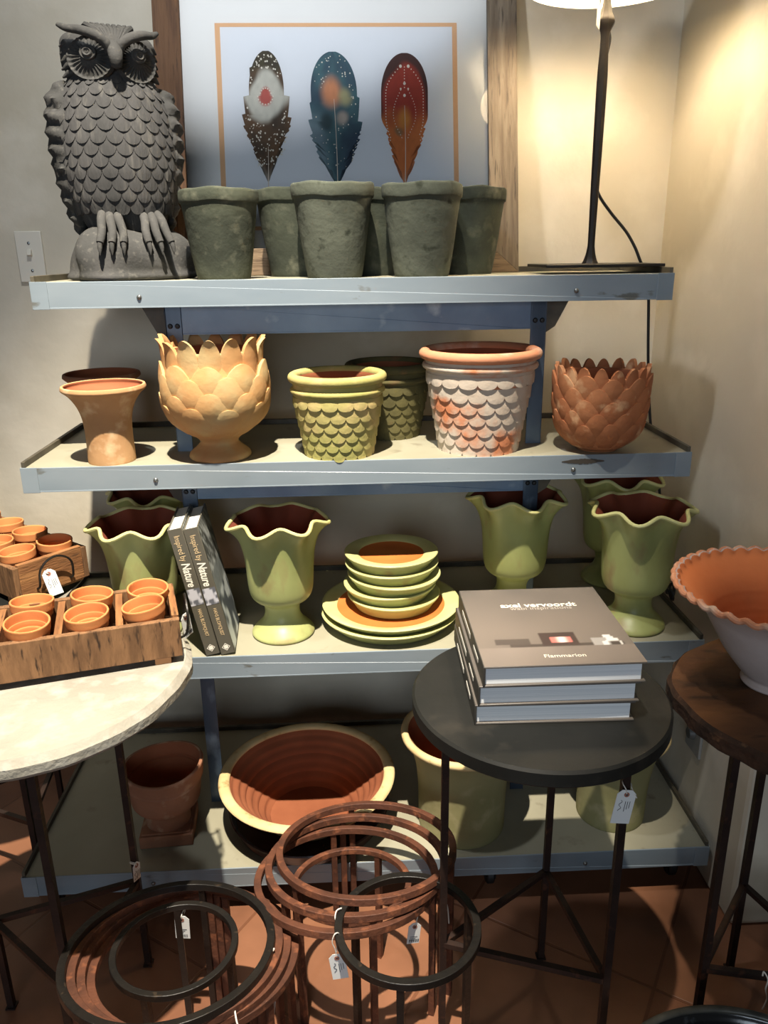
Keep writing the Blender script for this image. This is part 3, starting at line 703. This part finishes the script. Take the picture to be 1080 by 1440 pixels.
def nature_book(loc, label, rot):
    t = thing('hardback_book', label, 'book', loc); t.rotation_euler = rot; t['group'] = 'leaning hardback books'
    q = MB(); q.box(0, .0026, .002, BD, 0, BH); q.box(BW-.0026, BW, .002, BD, 0, BH); q.build('cover_board', M_cover_l, t, bevel=.0008)
    q = MB(); q.box(.0005, BW-.0005, 0, .0022, 0, BH); q.build('spine', M_spine, t, bevel=.0008)
    q = MB(); q.box(.0026, BW-.0026, .0022, BD-.004, .004, BH-.004); q.build('page_block', M_grey_pages, t)
    cover_paint('cover_photo', BD-.004, BH-.002, photo_cover, M_print, t, rot_m((BW+.0003, .003, .001), rz=R(90)))
    cover_paint('spine_photo', BW-.003, .036, lambda u, v: mixc(srgb(190,190,196), srgb(96,98,104), sstep(.4,.65,vnoise(u*5, v*5, 2))), M_print, t, rot_m((.0015, -.0003, .1125)), 10, 14)
    def sp(name, txt, size, mat, z, **k):
        lettering(name, txt, size, mat, t, Matrix.Translation((BW/2, -.0003, z)) @ Matrix(((0,1,0,0),(0,0,-1,0),(-1,0,0,0),(0,0,0,1))), **k)
    sp('title_lettering', 'Inspired by', .0160, M_gold_txt, .235, fit=.053)
    sp('title_word_lettering', 'Nature', .0225, M_cream_txt, .179, shear=.22, bold=.0005, fit=.051)
    sp('author_lettering', 'HANS BLOMQUIST', .0100, M_gold_txt, .073, fit=.061)
    q = MB()
    for a, c in ((.0085,.0068), (.0045,.0)):
        if c:
            q.add([(BW/2+a*math.cos(k*PI/2), -.0004, .016+a*math.sin(k*PI/2)) for k in range(4)]+[(BW/2+c*math.cos(k*PI/2), -.0004, .016+c*math.sin(k*PI/2)) for k in range(4)], [(k, (k+1) % 4, 4+(k+1) % 4, 4+k) for k in range(4)])
        else:
            q.add([(BW/2+a*math.cos(k*PI/6), -.0004, .016+a*math.sin(k*PI/6)) for k in range(12)], [tuple(range(12))])
    q.build('spine_emblem', M_cream_txt, t, smooth=0); return t
LEAN = R(-10.8)
nature_book((-.3235, -.1245, S3+.0005), 'left one of the two grey-olive hardbacks leaning by the left vase', (0, LEAN, R(4)))
nature_book((-.2937, -.1225, S3+.0005), 'right one of the two leaning grey-olive hardbacks, its photo cover showing', (0, LEAN, R(4)))

# ------------------------------------------------------------------ bottom shelf
ur = thing('pedestal_urn', 'weathered terracotta urn on a square plinth, left on the bottom shelf', 'urn', (-.458, -.045, S4), R(4))
b = MB(); b.box(-.058, .058, -.058, .058, 0, .030); b.box(-.053, .053, -.053, .053, .030, .034); b.build('plinth', M_terra_old, ur, bevel=.004)
prof, mt = vessel([(.050,.033),(.049,.04),(.046,.058),(.052,.072),(.068,.082),(.0755,.095),(.079,.125),(.083,.142),(.0855,.144),(.084,.150),(.086,.152),(.0865,.160),(.088,.172),(.0885,.177)], .0085, .085)
b = MB(); b.lathe(prof[1:], 56, lambda r, z, t, j: (r*(1+.01*math.sin(2*t)), z+(.0035*math.sin(t*2+1) if z > .13 else 0)), mats=mt[1:]); b.build('urn_bowl', [M_terra_old, M_terra_in], ur)
b = MB(); b.lathe([(.166,0),(.172,.002),(.182,.026),(.186,.034),(.184,.037),(.179,.034),(.170,.010),(.1,.008),(.0005,.008)], 72)
tag(b.build('glazed_saucer', M_saucer, loc=(-.14, -.008, S4)), 'dark brown glazed saucer under the wide bowl on the bottom shelf', 'saucer')
bw = thing('mixing_bowl', 'wide buff bowl with ribbed brown inside, on the saucer on the bottom shelf', 'bowl', (-.140, -.028, S4+.0082))
prof, mt = vessel([(.086,0),(.089,.003),(.112,.026),(.142,.062),(.168,.094),(.186,.112),(.189,.116)], .010, .010, 8)
def ribs(r, z, t, j):
    inner = j > 52
    return (r+(.0022*math.sin(z*2*PI/.0165) if (inner and .016 < z < .108) else 0), z)
b = MB(); b.lathe(prof, 96, ribs, mats=mt); b.build('bowl_wall', [M_bowl_out, M_terra_in], bw)
b = MB(); b.lathe([(.1875+.0125*math.cos(a), .1165+.0062*math.sin(a)) for a in [2*PI*k/14 for k in range(15)]], 96); b.build('flat_rim', M_cream_rim, bw)
def big_pot(label, loc, pr, rim):
    t = thing('planter_pot', label, 'pot', loc); prof, mt = vessel(pr, .010, .014); q = MB(); q.lathe(prof, 64, mats=mt); q.build('pot_wall', [M_big_green, M_terra_in], t)
    q = MB(); q.lathe([(rim[0]+.0085*math.cos(a), rim[1]+.0085*math.sin(a)) for a in [2*PI*k/12 for k in range(13)]], 64); q.build('rounded_rim', M_cream_rim, t)
big_pot('tall mossy buff pot behind the dark table leg on the bottom shelf', (.212, -.054, S4), [(.094,0),(.098,.004),(.0985,.05),(.1005,.11),(.106,.165),(.117,.205),(.128,.228),(.131,.238)], (.130,.238))
big_pot('shorter buff pot at the right end of the bottom shelf', (.564, -.045, S4), [(.074,0),(.077,.004),(.078,.05),(.0805,.10),(.087,.150),(.098,.19),(.107,.208),(.110,.218)], (.109,.218))

# ------------------------------------------------------------------ iron tables
def bar(q, a, c, w=.006):
    q.tube([a, c], w*1.35, 4)
def iron_table(name, label, cen, top_z, legs, top_fn, leg_mat, sz=.21, thick=.03, braces=()):
    t = thing(name, label, 'table', (cen[0], cen[1], 0))
    top_fn(t, top_z)
    L_ = [(x-cen[0], y-cen[1]) for x, y in legs]
    for (x, y) in L_:
        q = MB(); bar(q, (x, y, .004), (x, y, top_z-thick), .0062); q.box(x-.009, x+.009, y-.009, y+.009, 0, .004); q.build('leg', leg_mat, t, smooth=0)
    for i in range(3):
        a, c = L_[i], L_[(i+1) % 3]; q = MB(); bar(q, (a[0], a[1], sz), (c[0], c[1], sz), .0055); q.build('stretcher', leg_mat, t, smooth=0)
        q = MB(); bar(q, (a[0], a[1], top_z-thick-.006), (c[0], c[1], top_z-thick-.006), .005); q.build('top_brace', leg_mat, t, smooth=0)
    return t
def disc_top(Rr, thick, mat, name='round_top', wob=0, edge=None, bev=.004):
    def fn(t, z):
        q = MB(); pr = [(.0005,z-thick),(Rr-bev,z-thick),(Rr,z-thick+bev),(Rr,z-bev),(Rr-bev,z),(Rr*.9,z),(Rr*.5,z),(.0005,z)]
        def mod(r, zz, a, j):
            if not wob: return r, zz
            k = r/Rr; return r+wob*k*(math.sin(2*a+.6)*.6+math.sin(5*a)*.35+math.sin(11*a+1)*.25+(.25*math.sin(23*a) if j in (1,2,3) else 0)), zz
        q.lathe(pr, 96, mod, mats=[0,1,1,1,0,0,0] if edge else None); q.build(name, [mat, edge] if edge else mat, t, smooth=35)
    return fn
iron_table('round_table', 'dark zinc round table on three iron legs, carrying the large books', (.270, -.460), .70, [(.379,-.573),(.117,-.483),(.339,-.327)], disc_top(.204, .028, M_zinc), M_iron_brown, .218, .028)
iron_table('round_table', 'white plaster-topped round table at the left, carrying the front crate', (-.556, -.396), .735, [(-.511,-.539),(-.462,-.295),(-.704,-.377)], disc_top(.258, .034, M_white_top, bev=.010, wob=.003), M_iron_brown, .21, .034)
iron_table('round_table', 'wooden slab table with bark edge at the right, carrying the orange bowl', (.690, -.500), .705, [(.555,-.553),(.711,-.376),(.790,-.605)], disc_top(.208, .032, M_slab, wob=.006, edge=M_bark, bev=.006), M_iron_brown, .21, .032)
iron_table('round_table', 'dark round table behind the white one, mostly hidden, carrying the rear crate', (-.838, .05), .730, [(-.760,-.060),(-.785,.170),(-.968,.035)], disc_top(.228, .024, M_zinc), M_iron_brown, .17, .024)

# big books on the dark table
def wabi_paint(u, v):
    c = mixc(srgb(108,99,91), srgb(84,79,74), sstep(.35, 1, v)); n = vnoise(u*5, v*5, 4); c = mixc(c, srgb(118,108,99), n*.35)
    if v < .20: c = mixc(srgb(124,114,106), srgb(106,97,90), n)
    if .20 <= v < .24 and .2 < u < .95: c = srgb(70,62,57)
    if .24 <= v < .31 and .12 < u < .34: c = srgb(76,68,63)
    if .22 <= v < .37 and .42 < u < .66:
        c = srgb(62,50,46)
        if abs(u-.545) < .07 and abs(v-.285) < .03: c = mixc(srgb(196,110,100), srgb(240,214,206), sstep(.05, 0, abs(u-.555)))
    if .20 <= v < .29 and .74 < u < .86: c = srgb(152,148,144)
    if .20 <= v < .33 and .80 < u < .93 and vnoise(u*22, v*22, 8) > .42: c = srgb(214,212,208)
    return c
LW, LD, LT = .240, .272, .0335
M_cover = plain('taupe_cover', srgb(96,90,84), .4); M_cover_dark = plain('dark_spine_cloth', srgb(54,52,48), .5)
def big_book(loc, rz, label, n):
    t = thing('art_book', label, 'book', loc, rz, 'large art books on the dark table')
    q = MB(); q.box(0, LW, 0, LD, 0, .003); q.box(0, LW, 0, LD, LT-.003, LT); q.build('cover_board', M_cover, t, bevel=.0008)
    q = MB(); q.box(-.001, .002, 0, LD, .0005, LT-.0005); s = q.build('spine', M_cover_dark, t, bevel=.0006)
    q = MB(); q.box(.002, LW-.006, .005, LD-.005, .003, LT-.003); q.build('page_block', M_pages, t, smooth=0)
    q = MB(); q.box(-.0016, -.001, .05, .095, LT*.40, LT*.60); q.box(-.0016, -.001, .13, .22, LT*.38, LT*.62); q.build('spine_title', plain('spine_white', srgb(200,196,186), .6) if 'spine_white' not in bpy.data.materials else bpy.data.materials['spine_white'], t, smooth=0)
    if n == 2:
        cover_paint('cover_photo', LW-.0006, LD-.0006, wabi_paint, M_print, t, rot_m((.0003, .0003, LT+.0003), rx=R(-90)) @ Matrix.Scale(-1, 4, (0,0,1)) if False else Matrix.Translation((.0003, .0003, LT+.0003)) @ Matrix(((1,0,0,0),(0,0,1,0),(0,1,0,0),(0,0,0,1))), 80, 90)
        lettering('title_lettering', 'axel vervoordt', .0215, M_cream_txt, t, Matrix.Translation((LW*.52, LD*.745, LT+.0008)), bold=.0004)
        lettering('subtitle_lettering', 'wabi inspirations', .0155, plain('pale_ink', srgb(176,168,158), .6), t, Matrix.Translation((LW*.53, LD*.70, LT+.0008)))
        lettering('publisher_lettering', 'Flammarion', .0135, M_cream_txt, t, Matrix.Translation((LW*.52, LD*.095, LT+.0008)))
    return t
big_book((.153, -.543, .7003), R(-1.2), 'bottom one of three large art books stacked on the dark table', 0)
big_book((.157, -.547, .7003+LT+.0004), R(-.6), 'middle one of three large art books stacked on the dark table', 1)
big_book((.163, -.551, .7003+2*LT+.0008), R(-.3), 'topmost large art book, its taupe photo cover facing up', 2)

# fluted orange bowl on the slab table
ob = thing('fluted_bowl', 'large bowl with scalloped orange inside and whitewashed outside on the wooden slab table', 'bowl', (.652, -.462, .7055))
def fl(r, z, t, j):
    k = max(0, min(1, (z-.154)/.012)); return r+.0026*k**2*math.cos(40*t), z+.0026*k**2*math.cos(40*t+1.2)
prof, mt = vessel([(.048,0),(.050,.004),(.046,.012),(.058,.026),(.084,.06),(.104,.095),(.122,.126),(.145,.148),(.163,.160),(.168,.166)], .008, .022, 6)
def fl2(r, z, t, j):
    r, z = fl(r, z, t, j)
    if j > 58 and .03 < z < .12: r += .0013*math.sin(z*2*PI/.013)
    return r, z
b = MB(); b.lathe(prof, 240, fl2, mats=mt); b.build('bowl_wall', [M_white_clay, M_orange_clay], ob)
ring = []
for i in range(240):
    a = 2*PI*i/240; r, z = fl(.1665, .166, a, 0); ring.append((r*math.cos(a), r*math.sin(a), z))
b = MB(); b.tube(ring, .0048, 8, closed=True); b.build('scalloped_rim', M_scale_rim, ob)

# enamel basin on the floor
b = MB(); prof, mt = vessel([(.15,0),(.155,.004),(.178,.06),(.200,.14),(.214,.205),(.224,.222)], .006, .008)
en = thing('enamel_basin', 'black enamel basin on the floor in the bottom right corner', 'basin', (.512, -.862, 0))
b.lathe(prof, 72, mats=mt); b.build('basin_wall', [M_enamel, M_enamel], en)
b = MB(); b.lathe([(.223+.006*math.cos(a), .2245+.005*math.sin(a)) for a in [2*PI*k/12 for k in range(13)]], 72); b.build('rolled_rim', M_enamel_rim, en)

# ------------------------------------------------------------------ crates with small pots
CL, CW, CH, CT = .372, .158, .066, .0115
def crate(label, loc, rz):
    """origin at the floor of the crate, length along x from 0 to -CL"""
    t = thing('wooden_crate', label, 'crate', loc, rz, 'reclaimed wood pot crates')
    z0 = .012
    for y0 in (-CW/2, CW/2-CT):
        q = MB(); q.box(-CL, 0, y0, y0+CT, z0, z0+CH); q.build('side_board', M_crate_v, t, smooth=0, bevel=.0012)
    for x0 in (-CT, -CL):
        q = MB(); q.box(x0, x0+CT, -CW/2+CT, CW/2-CT, z0, z0+CH+.004); q.build('end_board', M_crate_y, t, smooth=0, bevel=.0012)
    q = MB(); q.box(-CL+CT, -CT, -CW/2+CT, CW/2-CT, z0, z0+.008); q.build('bottom_board', M_crate_x, t, smooth=0)
    for k in (1, 2, 3):
        xc = -CL*k/4; q = MB(); q.box(xc-.006, xc+.006, -CW/2+CT, CW/2-CT, z0+.008, z0+CH-.002); q.build('divider', M_crate_y, t, smooth=0, bevel=.001)
    for x0 in (-.045, -CL+.02):
        q = MB(); q.box(x0, x0+.026, -CW/2+.004, CW/2-.004, 0, z0); q.build('foot_block', plain('pale_block', srgb(176,128,88), .8) if 'pale_block' not in bpy.data.materials else bpy.data.materials['pale_block'], t, smooth=0, bevel=.001)
    for sx in (0, -CL):
        d = 1 if sx == 0 else -1
        pts = [(sx+d*.001,-.036,z0+.012),(sx+d*.012,-.036,z0+.02),(sx+d*.016,-.034,z0+.05),(sx+d*.016,-.02,z0+.066),(sx+d*.016,0,z0+.072),(sx+d*.016,.02,z0+.066),(sx+d*.016,.034,z0+.05),(sx+d*.012,.036,z0+.02),(sx+d*.001,.036,z0+.012)]
        q = MB(); q.tube(spline(pts, 4), .0023, 6); q.build('wire_handle', M_iron_black, t)
    return t
A1 = R(15.5)
T1 = (-.3285, -.3055, .735)
c1 = crate('reclaimed wood crate of small pots on the white table', T1, A1)
A2 = R(-40)
T2 = (-.6225, -.0705, .7302)
c2 = crate('darker rear crate of small pots on the hidden dark table', T2, A2)
def small_pot():
    q = MB(); prof, mt = vessel([(.0215,0),(.023,.002),(.0270,.026),(.0292,.0385),(.0312,.0395),(.0318,.044),(.0328,.049),(.0338,.0500),(.0345,.0585),(.0350,.0640)], .0035, .006)
    q.lathe(prof, 44, mats=mt); return q.build('small_terracotta_pot', [M_terra_small, M_terra_small])
sp0 = small_pot(); sp0['category'] = 'pot'; first = True
cn = ['right', 'second', 'third', 'far left']
def place_pots(T, A, tag_, grp, ncols, lean):
    global first
    for c in range(ncols):
        for r in (0, 1):
            lx = -CL*(c+.5)/4; ly = (-.0365 if r == 0 else .0365)
            x = T[0]+lx*math.cos(A)-ly*math.sin(A); y = T[1]+lx*math.sin(A)+ly*math.cos(A)
            o = sp0 if first else sp0.copy()
            if not first: COL.objects.link(o)
            first = False
            o.location = (x, y, T[2]+.031); o.rotation_euler = (R(1.5), R(lean+(hsh(c,r)-.5)*3), c+r*2.1)
            o.rotation_mode = 'XYZ'
            o['group'] = grp; o['label'] = tag_(c, r)
order = ['nearest the wire handle at the right end', 'second in from the right end', 'third in from the right end', 'at the far left end']
place_pots(T1, A1, lambda c, r: 'small terracotta pot in the white table crate, %s row, %s' % (('front', 'back')[r], ['by the right end', 'second from right', 'third from right', 'leftmost'][c]), 'small pots in the white table crate', 4, -5)
place_pots(T2, A2, lambda c, r: 'small terracotta pot in the rear crate, %s of the %s pair behind its tag' % (('left', 'right')[r], ['first', 'second', 'third', 'last'][c]), 'small pots in the rear crate', 4, -2)

# ------------------------------------------------------------------ ring plant stands
def ring_stand(label, cen, Rr, z, phis, mat, w=.0065, tilt=0):
    """the ring dips towards the wall by `tilt` degrees; each leg reaches up to it"""
    t = thing('ring_stand', label, 'plant stand', (cen[0], cen[1], 0), 0, 'nested iron ring plant stands')
    n = 64; q = MB(); q.lathe([(Rr-w,-w),(Rr+w,-w),(Rr+w,w),(Rr-w,w),(Rr-w,-w)], n); q.build('ring', mat, t, smooth=30, bevel=.001, loc=(0,0,z), rot=(R(-tilt),0,0))
    for ph in phis:
        a = R(ph); x, y = Rr*math.cos(a), Rr*math.sin(a)*math.cos(R(tilt))
        q = MB(); Mx = Matrix.Translation((x, y, 0)) @ Matrix.Rotation(a, 4, 'Z'); q.box(-.0055, .0055, -.0055, .0055, 0, z-w+.001-Rr*math.sin(a)*math.sin(R(tilt)), Mx); q.build('leg', mat, t, smooth=0)
    return t
F = 1.33
dz = .0132
for k, (c, lb) in enumerate([((-.336,-.555), 'black iron ring stand, topmost of the nested left cluster'), ((-.3240,-.549), 'rusty ring stand just under the black one in the left cluster'),
                             ((-.312,-.543), 'third rusty ring stand down in the left cluster'), ((-.300,-.537), 'lowest and rightmost rusty ring stand of the left cluster')]):
    ring_stand(lb, c, .163, F-1.018-dz*k, (202, 322, 82), M_iron_black if k == 0 else M_iron_rust, tilt=9)
ring_stand('small black ring stand inside the left cluster, with a price tag', (-.334,-.532), .098, F-1.040, (100, 255, 345), M_iron_black, .0055, tilt=5)
for k, (c, lb) in enumerate([((-.012,-.343), 'topmost rusty ring stand of the nested middle cluster'), ((-.031,-.364), 'second rusty ring stand of the nested middle cluster'), ((-.050,-.384), 'lowest rusty ring stand of the nested middle cluster')]):
    ring_stand(lb, c, .163, F-1.022-dz*k, (100, 220, 340), M_iron_rust, tilt=11)
ring_stand('small rusty ring stand inside the middle cluster', (-.042,-.395), .105, F-1.056, (60, 175, 290), M_iron_rust, .0055, tilt=9)
ring_stand('small black ring stand standing forward of the middle cluster', (.050,-.551), .113, F-1.0, (20, 140, 260), M_iron_black, tilt=3)

# ------------------------------------------------------------------ price tags
def price_tag(label, loc, rot, w=.026, h=.048, string=((0,0,.0),(.002,0,.012),(.0,.004,.02)), kind=0):
    """card hangs below its eyelet; origin at the eyelet; card faces -y"""
    t = thing('price_tag', label, 'price tag', loc, 0, 'white string price tags'); t.rotation_euler = rot
    c = .007; top = .008
    q = MB(); q.prism([(-w/2,-h+top),(w/2,-h+top),(w/2,top-c),(w/2-c,top),(-w/2+c,top),(-w/2,top-c)], -.0004, .0004); q.build('card', M_white_paper, t, smooth=0)
    q = MB(); q.lathe([(.0018,.0003),(.0018,.0008),(.0042,.0008),(.0042,.0003)], 18); q.build('eyelet', M_eyelet, t, rot=(R(90),0,0), loc=(0,-.0002,0))
    q = MB(); q.lathe([(.0001,.0009),(.0018,.0009)], 12); q.build('eyelet_hole', M_ink, t, rot=(R(90),0,0), loc=(0,-.0002,0), smooth=0)
    q = MB(); q.tube(spline([Vector(p) for p in string] if False else list(string), 5), .0009, 5); q.build('string', M_string, t)
    q = MB()
    if kind == 0:      # a scrawled mark and lines running along the card
        q.tube([(-w*.22+.0022*math.sin(k*1.1), -.0006, -.010-.0019*k) for k in range(11)], .00045, 4)
        for dx, l in ((0,.018),(.0035,.014),(.007,.012)):
            q.box(w*.02+dx, w*.02+dx+.0008, -.0008, -.0004, -.012-l, -.012)
    else:              # printed lines and a bar strip
        for k in range(3): q.box(-w*.30, w*.30-.003*k, -.0008, -.0004, -.022-.0035*k, -.0213-.0035*k)
        for k in range(14): q.box(-w*.34+k*.0013, -w*.34+k*.0013+(.0004 if k % 3 else .0009), -.0008, -.0004, -h+top+.003, -h+top+.009)
    q.build('ink_marks', M_ink, t, smooth=0); return t
price_tag('price tag tied to the front right leg of the dark zinc table', (.3775, -.5860, .598), (0, R(8), R(3)), .030, .060, ((0,0,0),(-.004,-.002,.010),(-.008,.004,.016),(.0,.022,.013),(.010,.014,.010),(.008,.004,.008),(.016,-.002,-.004)))
price_tag('barcode price tag hanging inside the small black ring of the left cluster', (-.3440, -.4380, .2530), (0, R(2), R(-4)), .026, .050, ((0,0,0),(0,-.002,.008),(.001,.004,.0135),(.002,.016,.006),(.0,.006,-.001)), 1)
price_tag('price tag hanging from the left of the small black ring in front', (-.0665, -.5700, .292), (0, R(-7), R(0)), .026, .052, ((0,0,0),(.000,-.001,.020),(-.002,-.002,.036),(.004,.0,.049),(.010,.004,.046),(.006,.006,.034),(.001,.002,.01)))
price_tag('price tag among the legs behind the small black ring in front', (.0660, -.5000, .276), (0, R(6), R(10)), .022, .044, ((0,0,0),(.001,-.001,.010),(.003,.0,.022),(.004,.006,.034)), 1)
price_tag('price tag low on the right side of the left ring cluster', (-.1720, -.6100, .262), (0, R(10), R(-40)), .024, .050, ((0,0,0),(.001,-.001,.009),(-.001,.004,.016),(.0,.012,.02)))
price_tag('price tag on the wire handle of the white table crate', (-.3150, -.3070, .780), (R(0), R(-8), R(62)), .022, .045, ((0,0,0),(-.002,-.002,.004),(-.004,-.001,.008),(-.002,.002,.006)), 1)
price_tag('price tag on the wire handle of the rear crate', (-.6180, -.1010, .786), (R(-14), R(-16), R(10)), .026, .052, ((0,0,0),(-.003,-.003,.003),(-.005,.004,.006),(.0,.012,.010)))
price_tag('grey price tag hanging edge-on beside the lamp stem', (.4620, .104, S1+.505), (0, R(3), R(62)), .030, .075, ((0,0,0),(.002,.002,.010),(.006,.010,.018),(.016,.018,.016)))
price_tag('small brown-edged tag tied to the rear leg of the white table', (-.4560, -.3060, .2580), (0, R(4), R(60)), .018, .040, ((0,0,0),(-.004,-.004,.006),(-.010,.004,.010),(-.004,.012,.006),(.002,.004,.002)))
# loose string ties on the rings
def tie(label, pts):
    q = MB(); q.tube(spline(pts, 4), .0013, 5); tag(q.build('string_tie', M_string), label, 'string', 'white string ties on the stands')
tie('white string knotted round the right stretcher of the slab table', [(.640,-.584,.222),(.645,-.578,.224),(.650,-.585,.214),(.648,-.586,.195),(.652,-.588,.175),(.646,-.590,.155)])
tie('white string bow at the right edge of the left ring cluster', [(-.170,-.565,.308),(-.166,-.570,.318),(-.172,-.575,.306),(-.165,-.585,.296),(-.168,-.588,.28)])
tie('frayed white string hanging from the front of the left ring cluster', [(-.215,-.675,.318),(-.210,-.690,.310),(-.203,-.694,.292),(-.198,-.690,.27),(-.202,-.692,.25),(-.195,-.69,.23)])
tie('white string wrapped round the small black ring at the centre', [(-.058,-.515,.338),(-.066,-.522,.340),(-.068,-.530,.330),(-.058,-.528,.322)])
tie('thin white string trailing from the right of the rusty middle rings', [(.118,-.44,.312),(.125,-.448,.318),(.122,-.455,.300),(.128,-.46,.27),(.130,-.462,.24)])

# ------------------------------------------------------------------ light
def look(o, tgt):
    o.rotation_euler = (Vector(tgt)-o.location).to_track_quat('-Z', 'Y').to_euler()
def spot(name, loc, tgt, e, size, blend, col, rad):
    l = bpy.data.lights.new(name, 'SPOT'); l.energy = e; l.spot_size = R(size); l.spot_blend = blend; l.color = col; l.shadow_soft_size = rad
    o = bpy.data.objects.new(name, l); COL.objects.link(o); o.location = loc; look(o, tgt); return o
spot('ceiling_spot', (-.20, -1.25, 3.85), (-.37, .00, .20), 1500, 35, .85, (1, .90, .75), .026)
spot('picture_fill', (-.30, -.48, 2.80), (-.06, .30, 1.55), 66, 90, 1, (.92, .95, 1), .05)  # unseen fill light, added to brighten the leaning print and top shelf
def area(name, loc, tgt, sx, sy, e, col):
    l = bpy.data.lights.new(name, 'AREA'); l.shape = 'RECTANGLE'; l.size = sx; l.size_y = sy; l.energy = e; l.color = col
    o = bpy.data.objects.new(name, l); COL.objects.link(o); o.location = loc; look(o, tgt); return o
area('shop_window', (-.6, -4.6, 1.7), (-.1, 0, 1.2), 2.0, 1.6, 54, (.76, .87, 1))
w = bpy.data.worlds.new('room_air'); scn.world = w; w.use_nodes = True
w.node_tree.nodes['Background'].inputs[0].default_value = (.95, .93, .92, 1); w.node_tree.nodes['Background'].inputs[1].default_value = .035

# ------------------------------------------------------------------ camera
f_, pi_, ya_, ro_, cx_, cy_, cz_ = 1106.227, .3187, .0444, -.0131, -.0245, -1.5556, 1.3748
fw = Vector((math.sin(ya_)*math.cos(pi_), math.cos(ya_)*math.cos(pi_), -math.sin(pi_)))
rt = Vector((math.cos(ya_), -math.sin(ya_), 0)); up = rt.cross(fw)
r2_ = rt*math.cos(ro_)+up*math.sin(ro_); u2_ = -rt*math.sin(ro_)+up*math.cos(ro_)
cam = bpy.data.cameras.new('camera'); co = bpy.data.objects.new('camera', cam); COL.objects.link(co)
cam.sensor_fit = 'VERTICAL'; cam.sensor_height = 24; cam.lens = f_*24/1440; cam.clip_start = .05
co.matrix_world = Matrix(((r2_.x, u2_.x, -fw.x, cx_), (r2_.y, u2_.y, -fw.y, cy_), (r2_.z, u2_.z, -fw.z, cz_), (0, 0, 0, 1)))
scn.camera = co
vs = scn.view_settings; vs.view_transform = 'Standard'; vs.look = 'None'; vs.gamma = 1; vs.exposure = 0; vs.use_curve_mapping = False
